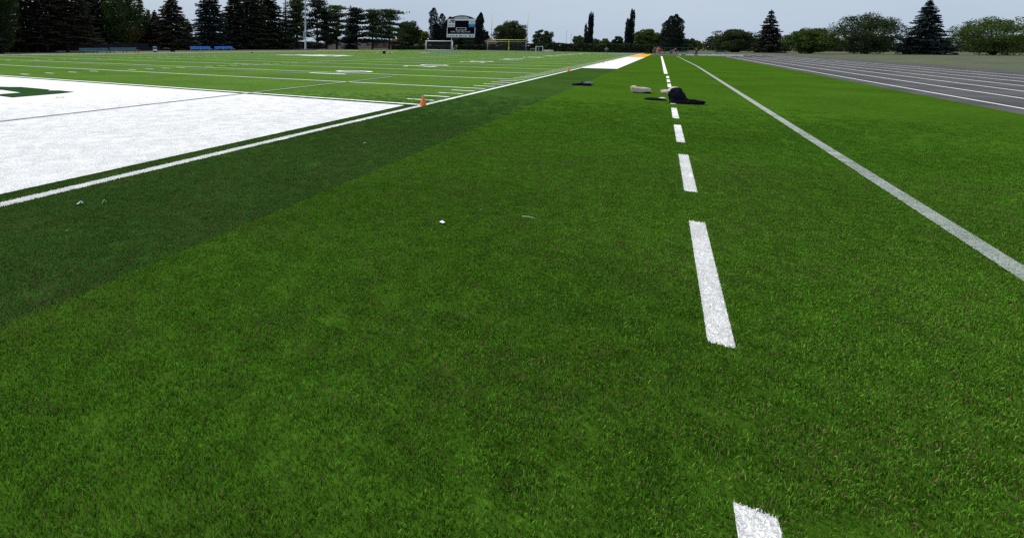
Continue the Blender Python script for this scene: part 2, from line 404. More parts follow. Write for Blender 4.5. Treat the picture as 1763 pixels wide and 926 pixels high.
pxsheet('path', [(1112.5, 93.2), (1113, 94.9), (1210, 96.6), (1330, 98.8), (1330, 96.6), (1200, 94.6)], M_TRACK, 0.012)
pxsheet('painted_tree_shade', [(-260, 93.4), (-60, 91.6), (120, 89.7), (245, 88.0), (520, 86.1), (700, 85.75), (700, 83.6), (300, 82.6), (-260, 86.5)], mat('painted_tree_shade', (.028, .023, .020), .95, .3, .6), -.03)  # tree shade painted as a dark needle-brown sheet on the lawn under the conifers
pxsheet('grass_verge', [(545, 86.3), (545, 87.4), (685, 87.4), (685, 86.6)], M_DRY, 0.02)
pxsheet('worn_ground', [(895, 90.3), (985, 91.6), (985, 90.6), (900, 89.1), (740, 87.1), (700, 87.3)], M_DIRT, 0.016)
MB().poly([(-40*YD, -22*YD, -0.02), (110*YD, -22*YD, -0.02), (110*YD, -10.5*YD, -0.02), (-40*YD, -10.5*YD, -0.02)]).build('running_track', M_TRACK, kind='structure')

for i in range(7):
    rect('lane_line', -40, 110, -11.2 - 1.35*i, -11.13 - 1.35*i, M_LINE, -0.014, bpy.data.objects['running_track.001'])
# ------------------------------------------------------------------ turf fibres round the photographer's side of the field
tuft_col = bpy.data.collections.new('turf_tufts')
for v in range(5):
    rg = np.random.default_rng(100 + v); nb = 150; V = []; Q = []; R = []
    for i in range(nb):
        x, y = rg.uniform(-0.085, 0.085, 2); a = rg.uniform(0, 6.283); w = rg.uniform(0.0013, 0.0023); h = rg.uniform(0.007, 0.017)
        la = rg.uniform(0, 6.283); ln = rg.uniform(0.0, 0.75)*h
        dx, dy = math.cos(a)*w, math.sin(a)*w; lx, ly = math.cos(la)*ln, math.sin(la)*ln
        b0 = len(V)
        V += [(x - dx, y - dy, 0), (x + dx, y + dy, 0), (x + dx*.9 + lx*.35, y + dy*.9 + ly*.35, h*.55), (x - dx*.9 + lx*.35, y - dy*.9 + ly*.35, h*.55),
              (x + dx*.35 + lx, y + dy*.35 + ly, h), (x - dx*.35 + lx, y - dy*.35 + ly, h)]
        Q += [(b0, b0+1, b0+2, b0+3), (b0+3, b0+2, b0+4, b0+5)]; R += [rg.uniform()]*6
    me = bpy.data.meshes.new('tuft'); me.from_pydata(V, [], Q); at = me.attributes.new('rnd', 'FLOAT', 'POINT'); at.data.foreach_set('value', R)
    me.materials.append(M_BLADE); tuft_col.objects.link(bpy.data.objects.new('tuft', me))

bm = bmesh.new(); rings = []
radii = [0.0, 1.5, 3.0, 4.5, 6.0, 7.5, 9.0, 11.0, 13.0, 15.0, 16.5]; NA = 40
dl = bm.verts.layers.float.new('dens')
for r in radii:
    ring = []
    for k in range(NA + 1):
        a = YAW - math.radians(100) + math.radians(200)*k/NA
        v = bm.verts.new((CAM[0] + r*math.cos(a), CAM[1] + r*math.sin(a), 0.002)); v[dl] = max(0.0, min(1.0, (16.5 - r)/11.0))**1.2; ring.append(v)
    rings.append(ring)
for A, B in zip(rings, rings[1:]):
    for k in range(NA):
        if A is rings[0]: bm.faces.new((A[k], B[k], B[k+1]))
        else: bm.faces.new((A[k], B[k], B[k+1], A[k+1]))
me = bpy.data.meshes.new('turf_fibres'); bm.to_mesh(me); bm.free(); me.materials.append(M_BLADE)
turf = bpy.data.objects.new('turf_fibres', me); COL.objects.link(turf); turf['kind'] = 'stuff'
turf['label'] = 'short artificial grass fibres standing on the near turf'; turf['category'] = 'grass'
ng = bpy.data.node_groups.new('turf_fibres', 'GeometryNodeTree')
ng.interface.new_socket('Geometry', in_out='INPUT', socket_type='NodeSocketGeometry')
ng.interface.new_socket('Geometry', in_out='OUTPUT', socket_type='NodeSocketGeometry')
N, L = ng.nodes, ng.links
gi, go = N.new('NodeGroupInput'), N.new('NodeGroupOutput')
dp = N.new('GeometryNodeDistributePointsOnFaces'); dp.distribute_method = 'POISSON'; dp.inputs['Distance Min'].default_value = 0.042; dp.inputs['Density Max'].default_value = 420.0; na = N.new('GeometryNodeInputNamedAttribute'); na.data_type = 'FLOAT'; na.inputs['Name'].default_value = 'dens'
ci = N.new('GeometryNodeCollectionInfo'); ci.inputs['Collection'].default_value = tuft_col; ci.inputs['Separate Children'].default_value = True
ip = N.new('GeometryNodeInstanceOnPoints'); ip.inputs['Pick Instance'].default_value = True
rv = N.new('FunctionNodeRandomValue'); rv.data_type = 'FLOAT_VECTOR'; rv.inputs[0].default_value = (0, 0, 0); rv.inputs[1].default_value = (0, 0, 6.283)
rs = N.new('FunctionNodeRandomValue'); rs.data_type = 'FLOAT'; rs.inputs[2].default_value = 0.8; rs.inputs[3].default_value = 1.2
L.new(gi.outputs[0], dp.inputs['Mesh']); L.new(na.outputs['Attribute'], dp.inputs['Density Factor']); L.new(dp.outputs['Points'], ip.inputs['Points'])
L.new(ci.outputs[0], ip.inputs['Instance']); L.new(rv.outputs[0], ip.inputs['Rotation']); L.new(rs.outputs[1], ip.inputs['Scale']); L.new(ip.outputs[0], go.inputs[0])
turf.modifiers.new('fibres', 'NODES').node_group = ng

# ------------------------------------------------------------------ trees
M_BARK = mat('bark', (0.055, 0.045, 0.04), 0.95, 0.3, 2.0)
M_BARKG = mat('grey_bark', (0.12, 0.11, 0.115), 0.95, 0.25, 2.0)
M_SPRUCE = leaf_mat('spruce_needles', (0.014, 0.020, 0.013), (0.042, 0.046, 0.024))
M_SPRUCEB = leaf_mat('brown_green_needles', (0.022, 0.022, 0.014), (0.062, 0.055, 0.030))
M_BLUEG = leaf_mat('blue_green_needles', (0.012, 0.024, 0.026), (0.030, 0.046, 0.044))
M_PINE = leaf_mat('pine_needles', (0.026, 0.044, 0.022), (0.085, 0.118, 0.034))
M_POPLAR = leaf_mat('poplar_leaves', (0.009, 0.015, 0.014), (0.020, 0.030, 0.022))
M_OAK = leaf_mat('oak_leaves', (0.020, 0.034, 0.014), (0.055, 0.080, 0.026))
M_FAROAK = leaf_mat('far_oak_leaves', (0.050, 0.075, 0.045), (0.10, 0.13, 0.060))
M_MAPLE = leaf_mat('maple_leaves', (0.030, 0.055, 0.010), (0.11, 0.16, 0.030))
M_MAPLE2 = leaf_mat('dark_maple_leaves', (0.016, 0.034, 0.008), (0.060, 0.100, 0.018))
M_YELLOW = leaf_mat('yellow_green_leaves', (0.060, 0.085, 0.012), (0.17, 0.19, 0.035))
M_RED = leaf_mat('red_leaves', (0.10, 0.02, 0.01), (0.28, 0.05, 0.025))
M_HEDGE = leaf_mat('hedge_leaves', (0.012, 0.024, 0.010), (0.045, 0.062, 0.020), 0.9)

def quads(C, ax, bx):
    """one quad per centre, spanned by half-axes ax and bx, with pinched ends"""
    C = np.asarray(C); n = len(C)
    V = np.empty((n, 4, 3)); V[:, 0] = C - ax; V[:, 1] = C + bx*0.9 - ax*0.1; V[:, 2] = C + ax; V[:, 3] = C - bx*0.9 + ax*0.1
    return V.reshape(-1, 3)
def unit(a): return a/np.maximum(np.linalg.norm(a, axis=-1, keepdims=True), 1e-9)
def rand_leaves(C, size, rg):
    n = len(C); a = unit(rg.normal(size=(n, 3))); b = unit(np.cross(a, rg.normal(size=(n, 3))))
    s = size*rg.uniform(0.6, 1.35, (n, 1))
    return quads(C, a*s, b*s*0.75)
def crown(V, m, root):
    V = np.asarray(V); return raw_mesh('crown', V, np.arange(len(V)).reshape(-1, 4), m, root)
def trunk(root, h, r, m=M_BARK, limbs=(), lean=0.0):
    b = MB(); b.tube([(0, 0, -0.1), (lean*0.3, 0, h*0.3), (lean, 0, h*0.7), (lean, 0, h)], [r*1.25, r, r*0.6, r*0.15], 8)
    for p, q, rr in limbs: b.tube([p, ((p[0]+q[0])/2, (p[1]+q[1])/2, (p[2]+q[2])/2 + 0.03*h), q], [rr, rr*0.7, rr*0.25], 5)
    return b.build('trunk', m, root, True)

def spruce(root, h, r, m, rg, k1, bare=0.07, dense=1.0, power=0.8):
    VV = []; limbs = []; nl = int(32*max(0.8, dense))
    for i in range(nl):
        t = bare + (1 - bare)*(i + rg.uniform(-.3, .3))/nl; t = min(max(t, 0.03), 0.985)
        R0 = r*((1 - t)/(1 - bare))**power*rg.uniform(0.82, 1.12) + 0.02*r
        nb = int(rg.integers(8, 12))
        for k in range(nb):
            a = 2*math.pi*(k + rg.uniform(-.35, .35))/nb; R = R0*rg.uniform(0.7, 1.15)
            d = np.array([math.cos(a), math.sin(a), 0]); sd = np.array([-math.sin(a), math.cos(a), 0])
            z0 = h*t; droop = R*rg.uniform(0.15, 0.38)
            L0 = min(0.050*r + 0.065*R, 2.0*k1); ns = max(5, int(5 + 2.3*dense*(R/L0)**1.15))
            s = rg.uniform(0.12, 1.0, ns)**0.75
            P = d*(s*R)[:, None] + np.stack([np.zeros(ns), np.zeros(ns), z0 - droop*s + 0.10*R*s**3], 1)
            P += sd*(rg.normal(size=ns)*0.10*R)[:, None]*s[:, None]
            ln = L0*rg.uniform(0.7, 1.4, (ns, 1))
            ax = unit(d + rg.normal(size=(ns, 3))*0.45 + np.array([0, 0, -0.25]))*ln
            bx = unit(np.cross(ax, np.array([0, 0, 1.0]) + rg.normal(size=(ns, 3))*0.6))*ln*0.5
            VV.append(quads(P, ax, bx))
            if k % 2 == 0 and i % 2 == 0: limbs.append(((0, 0, z0), (d[0]*R*.8, d[1]*R*.8, z0 - droop*.7), 0.012*h*(1 - t) + 0.01))
    VV.append(quads(np.array([[0, 0, h*0.985]]*3), np.array([[0, 0, .03*h]]*3), unit(rg.normal(size=(3, 3))*[1, 1, 0])*0.012*h))
    trunk(root, h*0.99, 0.016*h + 0.05, M_BARKG, limbs)
    crown(np.concatenate(VV), m, root)

def pine(root, h, r, m, rg, first=0.28, n=17, size=0.42):
    VV = []; limbs = []
    for i in range(n):
        t = first + (1 - first)*i/(n - 1); a = i*2.4 + rg.uniform(-.5, .5)
        prof = (1.0 - 0.86*((t - first)/(1 - first))**1.25)
        R = r*prof*rg.uniform(0.6, 1.15); z = h*t*0.97; tip = z + R*rg.uniform(0.0, 0.30)
        d = np.array([math.cos(a), math.sin(a), 0])
        limbs.append(((0, 0, z - 0.02*h), tuple(d*R*0.95 + np.array([0, 0, tip])), 0.010*h))
        for c in range(int(rg.integers(5, 9))):
            s = rg.uniform(0.35, 1.0); C = d*R*s + np.array([0, 0, z + (tip - z)*s + 0.015*h]) + rg.normal(size=3)*[.12*r, .12*r, .01*h]
            k = int(rg.integers(60, 110)); P = C + rg.normal(size=(k, 3))*np.array([0.20*r, 0.20*r, 0.013*h])
            VV.append(rand_leaves(P, size*rg.uniform(.8, 1.15), rg)*np.array([1, 1, 1.0]))
    k = 60; VV.append(rand_leaves(np.array([0, 0, h*0.97]) + rg.normal(size=(k, 3))*np.array([.12*r, .12*r, .022*h]), size*.8, rg))
    trunk(root, h*0.98, 0.02*h, M_BARK, limbs); crown(np.concatenate(VV), m, root)

def poplar(root, h, r, m, rg, cols, size=0.30, per=900):
    """upright columns of foliage: (offset across, offset along, top as part of h, radius as part of r)"""
    VV = []; limbs = []
    for ox, oy, tp, rr in cols:
        H = h*tp; n = int(5.0*per*tp*rr)
        t = rg.uniform(0.05, 1.0, n); prof = np.minimum(1.0, (1 - t)*6.0 + 0.22)*np.minimum(1, 0.75 + t*2)
        a = rg.uniform(0, 6.283, n); rad = 1.02*r*rr*prof*rg.uniform(0.25, 1.0, n)**0.6*(1 + 0.16*np.sin(t*31 + ox*9 + a))
        P = np.stack([ox*r + rad*np.cos(a), oy*r + rad*np.sin(a), t*H], 1)
        sz = size*rg.uniform(0.6, 1.3, (n, 1)); up = unit(np.array([0, 0, 1.0]) + rg.normal(size=(n, 3))*0.55)
        bx = unit(np.cross(up, rg.normal(size=(n, 3)))); VV.append(quads(P, up*sz*1.25, bx*sz*0.7))
        limbs.append(((0, 0, h*0.03), (ox*r, oy*r, H*0.93), 0.012*h))
    trunk(root, h*0.75, 0.016*h, M_BARK, limbs); crown(np.concatenate(VV), m, root)

def roundtree(root, h, r, m, rg, base=0.22, nc=46, size=0.36, per=62, squash=1.0, extra=None):
    VV = []; limbs = []; cz = h*(1 + base)/2; rz = h*(1 - base)/2*squash
    for i in range(nc):
        d = unit(rg.normal(size=3)); rad = rg.uniform(0.12, 1.0)**0.45
        C = np.array([d[0]*r*rad, d[1]*r*rad, cz + d[2]*rz*rad])*np.array([.86, .86, 1]) ; C[2] = min(C[2], h*0.95)
        cs = rg.uniform(0.16, 0.30); k = int(per*rg.uniform(.7, 1.3))
        P = C + unit(rg.normal(size=(k, 3)))*(rg.uniform(0.2, 1.0, (k, 1))**0.5)*np.array([cs*r, cs*r, cs*rz*0.85])
        VV.append(rand_leaves(P, size, rg))
        if i % 4 == 0: limbs.append(((0, 0, h*base*rg.uniform(.7, 1.3)), tuple(C), 0.014*h))
    trunk(root, h*0.6, 0.024*h, M_BARK, limbs); cr = crown(np.concatenate(VV), m, root)
    if extra is not None:
        C, n, mm = extra
        P = np.array(C) + rg.normal(size=(n, 3))*np.array([0.16*r, 0.16*r, 0.05*h]); o = crown(rand_leaves(P, size*.9, rg), mm, root); o.name = 'red_branch'; o['kind'] = 'stuff'
    return cr

WOOD = 'dark conifers along the far side of the field'
POP = [(-.35, 0, .82, .62), (.30, .1, 1.0, .62), (.05, -.1, .92, .66), (-.62, .1, .55, .42)]
# kind, base pixel, top pixel, half width in pixels, name, label, group, material
TREES = [
 ('spruce', -40, 92.5, -62, 34, 'spruce_tree', 'dense dark spruce at the outer end of the conifer row, yellow green fringe beside it', None, M_SPRUCE),
 ('maple', 4, 92.0, -40, 22, 'maple_tree', 'leafy yellow green maple wedged between dark conifers near the worn verge', None, M_MAPLE2),
 ('spruce', 40, 90.0, -58, 36, 'spruce_tree', 'almost black spruce standing back between the maple and the bare grey trunks', None, M_SPRUCE),
 ('spruce', 82, 90.0, -48, 42, 'spruce_tree', 'broad brownish spruce with a bare leaning grey trunk and drooping boughs', None, M_SPRUCEB),
 ('spruce', 117, 89.5, -42, 40, 'spruce_tree', 'brownish spruce with a bare grey trunk, its boughs reaching over the teal bench', None, M_SPRUCEB),
 ('spruce', 150, 86.5, -20, 30, 'spruce_tree', 'dark spruce behind the black screen fence with sky showing through its top', None, M_SPRUCE),
 ('spruce', 178, 86.2, -38, 30, 'spruce_tree', 'tall black spruce in the middle of the black screen fence', None, M_SPRUCE),
 ('maple', 212, 86.5, -24, 30, 'maple_tree', 'dense green maple with one red branch above the end of the teal bench', None, M_MAPLE2),
 ('spruce', 243, 86.0, -12, 19, 'spruce_tree', 'blackish spruce beside the maple with the red branch', None, M_SPRUCE),
 ('round', 258, 83.5, 19, 15, 'far_tree', 'bright green tree top peeping out between two spruces', None, M_YELLOW),
 ('spruce', 268, 86.0, 18, 20, 'spruce_tree', 'short dark purple grey spruce behind the teal and white cooler', None, M_SPRUCEB),
 ('spruce', 297, 86.3, -9, 40, 'spruce_tree', 'open spruce with ladder like boughs standing against the sky', None, M_SPRUCEB),
 ('spruce', 324, 86.0, 33, 17, 'spruce_tree', 'low brownish spruce leaning on the open one behind the blue benches', None, M_SPRUCEB),
 ('spruce', 362, 85.8, -16, 31, 'spruce_tree', 'full blue green spruce with a broad blunt top behind the blue benches', None, M_BLUEG),
 ('spruce', 404, 85.3, -6, 31, 'spruce_tree', 'dark spruce with layered boughs beside the blue green one', None, M_SPRUCE),
 ('spruce', 431, 85.2, -14, 38, 'spruce_tree', 'massive dark spruce in the middle of the closed conifer block', None, M_SPRUCE),
 ('spruce', 462, 85.0, -9, 36, 'spruce_tree', 'massive dark spruce closing the conifer block towards the lamp pole', None, M_SPRUCE),
 ('spruce', 492, 84.8, 0, 13, 'spruce_tree', 'narrow pointed blue grey spruce next to the light green pine', None, M_BLUEG),
 ('pine', 511, 84.8, 2, 19, 'pine_tree', 'full light green pine directly behind the lamp pole', None, M_PINE),
 ('pine', 546, 84.6, 3, 22, 'pine_tree', 'tall open pine with a round tuft on top and upswept side limbs', None, M_SPRUCE),
 ('pine', 562, 84.6, 22, 15, 'pine_tree', 'small thin pine under the tall open pine, sky between its limbs', None, M_PINE),
 ('pine', 580, 84.6, 12, 20, 'pine_tree', 'slender pine with sparse flat limbs and bright gaps', None, M_PINE),
 ('spruce', 603, 85.2, 11, 14, 'spruce_tree', 'dark narrow spruce with two tops between slender pines', None, M_BLUEG),
 ('pine', 612, 85.4, 17, 17, 'pine_tree', 'dark pine with flat limbs beside the narrow two topped spruce', None, M_SPRUCE),
 ('pine', 641, 85.6, 20, 20, 'pine_tree', 'light feathery pine in front of the tan building', None, M_PINE),
 ('pine', 670, 85.6, 20, 25, 'pine_tree', 'wide flat layered pine in front of the brick building', None, M_PINE),
 ('round', 703, 84.6, 38, 25, 'oak_tree', 'rounded dark green oak by the end of the brick building', None, M_OAK),
 ('round', 727, 84.8, 53, 14, 'shrub_tree', 'low bright yellow green tree beside the dark poplars', None, M_YELLOW),
 ('poplar', 752, 85.0, 15, 15, 'poplar_tree', 'tall double columned dark poplar beside the scoreboard', None, M_POPLAR),
 ('poplar', 770, 85.0, 30, 11, 'poplar_tree', 'shorter dark poplar half hidden by the edge of the scoreboard', None, M_POPLAR),
 ('poplar', 823, 85.4, 23, 9, 'poplar_tree', 'narrow dark poplar touching the blue advert side of the scoreboard', None, M_POPLAR),
 ('round', 796, 84.4, 58, 26, 'shrub_tree', 'green shrubby tree seen between the scoreboard legs', None, M_OAK),
 ('round', 834, 84.6, 53, 9, 'far_tree', 'small green tree between the narrow poplar and the goal post', None, M_OAK),
 ('round', 878, 86.0, 38, 31, 'oak_tree', 'large round dark oak behind the yellow goal post', None, M_OAK),
 ('round', 934, 86.5, 52, 20, 'oak_tree', 'mid green spreading tree behind the hedge next to the large round oak', None, M_OAK),
 ('round', 996, 86.0, 63, 12, 'far_tree', 'low pale green tree against the foot of the first lone poplar', None, M_FAROAK),
 ('poplar', 1012, 87.5, 22, 7.5, 'poplar_tree', 'lone dark poplar with three spiky tops nearer the goal post', None, M_POPLAR),
 ('round', 1024, 86.0, 67, 8, 'far_tree', 'small hazy tree between the two lone poplars, close to the spiky one', None, M_FAROAK),
 ('round', 1041, 86.5, 68, 10, 'far_tree', 'small yellowish tree top above the hedge between the lone poplars', None, M_YELLOW),
 ('round', 1062, 86.5, 64, 11, 'far_tree', 'small dark green tree top above the hedge beside the forked poplar', None, M_OAK),
 ('poplar', 1081, 88.0, 17, 8, 'poplar_tree', 'lone dark poplar with a forked top nearer the people', None, M_POPLAR),
 ('round', 1114, 88.0, 52, 26, 'oak_tree', 'yellow green spreading tree behind the end of the hedge', None, M_MAPLE),
 ('poplar', 1155, 91.0, 26, 19, 'linden_tree', 'big blunt columnar dark tree behind the group of people', None, M_POPLAR),
 ('round', 1181, 89.5, 68, 17, 'far_tree', 'dark low tree at the foot of the big columnar tree', None, M_OAK),
 ('round', 1190, 84.0, 67, 6, 'far_tree', 'small round dark tree standing above the house roof', None, M_OAK),
 ('round', 1200, 88.0, 71, 8, 'far_tree', 'small tree with reddish yellow leaves in front of the house', None, M_YELLOW),
 ('round', 1262, 90.0, 52, 30, 'oak_tree', 'broad green tree beyond the track past the house', None, M_OAK),
 ('spruce', 1322, 91.0, 18, 22, 'spruce_tree', 'tall dark spruce beyond the parked cars', None, M_SPRUCE),
 ('round', 1395, 92.5, 50, 34, 'maple_tree', 'spreading yellow green maple beyond the track', None, M_MAPLE),
 ('round', 1490, 93.0, 26, 42, 'oak_tree', 'tall wide oak next to the spreading maple beyond the track', None, M_OAK),
 ('spruce', 1590, 94.0, 2, 32, 'spruce_tree', 'broad blue green spruce at the outer end of the row beyond the track', None, M_BLUEG),
 ('round', 1710, 95.0, 30, 48, 'maple_tree', 'tall green maple closing the row beyond the track', None, M_MAPLE),
]
for i, (kd, px, by, ty, hw, nm, lab, grp, mm) in enumerate(TREES):
    rg = np.random.default_rng(500 + i); p = gp(px, by); k = m_per_px(p); h = (by - ty)*k; r = hw*k*(1.3 if px < 250 and kd != 'round' else 1.2 if kd == 'spruce' else 1.25 if px > 1210 else 1.0)
    root = thing(nm, lab, 'tree', p, facing(p), grp)
    sz = 0.0062*h/ max(0.3, 1) + 0.9*k
    if kd == 'spruce': spruce(root, h, r, mm, rg, k, bare=0.16 if px in (82, 117) else 0.03, dense=1.35 if hw > 25 else 1.0, power=0.5 if px in (362, 404, 431, 462, 178, -40, 40, 82, 117, 150) else 0.8)
    elif kd == 'pine': pine(root, h, r*1.35, mm, rg, size=1.35*k, n=24 if px in (511,) else 15, first=0.08 if px in (511,) else 0.16)
    elif kd == 'poplar':
        if px == 1155: cols = [(-.45, 0, .84, .42), (-.12, .1, .96, .42), (.22, 0, 1.0, .40), (.52, 0, .90, .38), (-.55, .2, .60, .40), (.58, .1, .55, .40), (0, -.3, .7, .55)]; per = 1900
        elif px == 752: cols = [(-.45, 0, 1.0, .50), (.50, 0, .86, .46), (-.1, .1, .62, .55), (.25, .1, .5, .7)]; per = 1500
        elif px == 1081: cols = [(.30, 0, 1.0, .30), (.72, .1, .98, .28), (.2, 0, .80, .55), (-.40, .1, .78, .35), (-.1, 0, .55, .75)]; per = 1100
        elif px == 1012: cols = [(.25, 0, 1.0, .26), (.66, .1, .98, .26), (.02, 0, .95, .26), (.35, 0, .86, .55), (-.65, .1, .70, .30), (-.1, 0, .50, .70)]; per = 1100
        else: cols = POP; per = 1200
        poplar(root, h, r, mm, rg, cols, size=0.85*k, per=per)
    else:
        roundtree(root, h, r, mm, rg, base=0.05 if px < 1200 else 0.0, nc=230 if kd == 'maple' else 150 if hw > 24 else 84, size=1.0*k, per=150 if hw > 24 else 110,
                  extra=((0.45*r, -0.8*r, 0.27*h), 120, M_RED) if px == 212 else None)

# clipped hedge along the end of the ground
def hedge(name, label, path, half_t, rg, per_m=55):
    root = thing(name, label, 'hedge', (path[0][0][0], path[0][0][1], 0), 0); VV = []; o0 = np.array([path[0][0][0], path[0][0][1], 0])
    core = MB()
    for (p, h0), (q, h1) in zip(path, path[1:]):
        p = np.array(p); q = np.array(q); d = q - p; Ln = np.linalg.norm(d); d = d/Ln; nn = np.array([-d[1], d[0], 0]); n = int(per_m*Ln)
        t = rg.uniform(0, 1, n); hh = h0 + (h1 - h0)*t
        face = rg.uniform(0, 1, n); side = np.where(rg.uniform(size=n) < .75, 1, -1)
        off = np.where(face < .7, half_t*side*rg.uniform(.8, 1.08, n), half_t*rg.uniform(-1, 1, n)); z = np.where(face < .7, hh*rg.uniform(0.02, 1, n), hh*rg.uniform(.93, 1.05, n))
        bump = 1 + 0.05*np.sin(t*Ln*.7)
        P = p + d*(t*Ln)[:, None] + nn*(off*np.sign(np.dot(nn, CAM - p)))[:, None]; P[:, 2] = z*bump
        VV.append(rand_leaves(P - o0, 0.30, rg))
        c = (p + q)/2 - o0; core.box((c[0], c[1], min(h0, h1)*.4), (Ln*.98, half_t*1.1, min(h0, h1)*.8), math.atan2(d[1], d[0]))
    core.build('stems', M_BARK, root); o = crown(np.concatenate(VV), M_HEDGE, root); o.name = 'foliage'
    return root
def hp(px, by, ty):
    p = gp(px, by); return (tuple(p), (by - ty)*m_per_px(p))
hedge('hedge', 'long dark clipped hedge behind the goals, ending by the people', [hp(784, 86.0, 78.5), hp(850, 86.8, 77.4), hp(920, 88.0, 76.0), hp(990, 89.6, 76.4), hp(1060, 91.0, 77.0), hp(1112, 91.8, 78.0), hp(1123, 91.8, 81.0)], 0.8, np.random.default_rng(31), 80)
hedge('hedge', 'short low dark hedge between the brick building and the white goal', [hp(675, 85.8, 80.2), hp(732, 85.9, 79.6)], 0.6, np.random.default_rng(32), 60)
hedge('hedge', 'low clipped hedge seen through the white goal', [hp(734, 85.4, 79.2), hp(779, 85.5, 78.8)], 0.6, np.random.default_rng(33), 60)


# far wood behind the conifer row: reads as one dark mass
rg = np.random.default_rng(77); VV = []
for i in range(230):
    px = rg.uniform(-70, 560); by = 84.5 - rg.uniform(0, .8) if px > 150 else 86.2 - rg.uniform(0, .8); p = gp(px, by); k = m_per_px(p)
    top = (rg.uniform(56, 72) if px < 470 else rg.uniform(72, 78)); h = (by - top)*k; n = 300
    P = np.array(p) + rg.normal(size=(n, 3))*np.array([4.5*k, 4.5*k, 0]); P[:, 2] = rg.uniform(0, 1, n)**0.8*h
    VV.append(rand_leaves(P, 1.3*k, rg))
for i in range(150):
    px = rg.uniform(1215, 1800); by = 88.0 + (px - 1215)*.006 - rg.uniform(0, .8); p = gp(px, by); k = m_per_px(p)
    h = (by - rg.uniform(62, 76))*k; n = 260
    P = np.array(p) + rg.normal(size=(n, 3))*np.array([5*k, 5*k, 0]); P[:, 2] = rg.uniform(0, 1, n)**0.8*h
    VV.append(rand_leaves(P, 1.3*k, rg))
V = np.concatenate(VV); wood = raw_mesh('woodland', V, np.arange(len(V)).reshape(-1, 4), M_SPRUCE); wood['kind'] = 'stuff'
wood['label'] = 'dark undergrowth filling the gaps behind the rows of trees'; wood['category'] = 'undergrowth'

# ------------------------------------------------------------------ things: helpers in local picture-sized units
def base(name, label, cat, px, by, group=None, rz=None):
    p = gp(px, by); o = thing(name, label, cat, p, facing(p) if rz is None else rz, group); return o, m_per_px(p)

# --- cones
M_CONE = mat('cone_orange', (0.95, 0.20, 0.07), 0.5, 0.06, 8)
M_CONE2 = mat('faded_cone_orange', (0.75, 0.22, 0.13), 0.6, 0.08, 8)
def cone(px, by, hp, wp, label, m=M_CONE, group=None):
    o, k = base('traffic_cone', label, 'cone', px, by, group); H, R = hp*k, wp*k/2
    MB().lathe([(R*.98, H*.05), (R, H*.09), (R*.55, H*.5), (R*.22, H*.93), (R*.18, H*.99), (R*.08, H)], seg=24).build('body', m, o, True)
    MB().box((0, 0, H*.03), (R*2.1, R*2.1, H*.06), 0.3, H*.015).build('foot', m, o)
cone(728.3, 182.6, 18.3, 12.0, 'bright orange cone on the near corner of the goal line')
cone(979, 123.6, 8.6, 4.4, 'orange cone on the sideline just before the white bench area')
cone(1038, 108.6, 4.6, 3.4, 'pale orange cone on the sideline, first along the white bench area', M_CONE2)
cone(1055, 104.6, 4.2, 3.2, 'pale orange cone on the sideline, second along the white bench area', M_CONE2)
cone(1065.5, 100.6, 2.4, 2.6, 'pale orange cone on the sideline beside the orange paint', M_CONE2)
cone(239, 91.0, 4.6, 3.6, 'faded red cone beside the end of the teal benches', M_CONE2)
cone(302, 93.9, 1.6, 3.0, 'flat orange marker cone on the far sideline', M_CONE2)
o, k = base('training_ball', 'tan ball in an orange holder on the far yard marks near the teal bench', 'ball', 172, 100.2)
MB().lump((0, 0, 0), (2.8*k, 2.2*k, 1.2*k), .05, .4, seed=1).build('holder', mat('holder_orange', (.55, .2, .05)), o, True)
MB().lump((0, 0, .8*k), (1.6*k, 1.6*k, 1.0*k), .03, .8, seed=2, power=2).build('ball', mat('ball_tan', (.35, .22, .07)), o, True)
o, k = base('tennis_ball', 'yellow green ball lying alone on the far part of the field', 'ball', 53.5, 99.6)
MB().lump((0, 0, 0), (.9*k, .9*k, 1.2*k), .02, .9, seed=3, power=2).build('ball', mat('ball_yellow', (.55, .65, .12)), o, True)
for px, lab in ((98.6, 'small yellow marker disc on the white end zone, farther from the pylon line'), (107.5, 'small yellow marker disc on the white end zone beside its twin, slightly wider')):
    o, k = base('marker_disc', lab, 'disc', px, 169.0)
    w = 2.6*k if px < 100 else 4.2*k
    MB().lathe([(w, 0), (w*.95, .6*k), (w*.5, 2.0*k), (w*.35, 2.1*k)], seg=16).build('disc', mat('disc_yellow', (.78, .55, .09)), o, True)

# --- bags and clothes by the boundary line
M_CREAM = mat('cream_cloth', (.54, .47, .37), .9, .12, 5, .4); M_BLACK = mat('black_nylon', (.008, .008, .011), .85, .3, 8, .4, spec=.08)
M_NAVYB = mat('navy_black_cloth', (.008, .009, .017), .9, .3, 7, .4, spec=.06); M_GREY = mat('grey_violet_nylon', (.14, .14, .19), .6, .2, 6, .3)
M_RUST = mat('rust_cloth', (.16, .05, .03), .9, .2)
o, k = base('duffel_bag', 'cream duffel bag lying alone on the turf short of the dashed line', 'bag', 1101, 160.3)
MB().lump((0, 0, 0), (16.8*k, 6.0*k, 6.0*k), .16, .85, seed=11, power=3.0).build('body', M_CREAM, o, True)
MB().lump((-9*k, 0, 8.6*k), (5.5*k, 3.2*k, 2.2*k), .2, .6, .3, seed=12).build('flap', M_CREAM, o, True)
MB().lump((13.6*k, -4.6*k, 0), (4.2*k, 1.8*k, 1.9*k), .18, .6, seed=13).build('end_pocket', M_BLACK, o, True)
MB().tube([(-12*k, -5.6*k, 3*k), (-4*k, -6.3*k, 5.5*k), (4*k, -6.4*k, 4.6*k), (11*k, -5.7*k, 3*k)], .35*k, 6).build('handle', M_CREAM, o, True)
o, k = base('cap', 'flat black garment with a white trimmed end on the turf beside the backpack', 'clothing', 1128.5, 172.6)
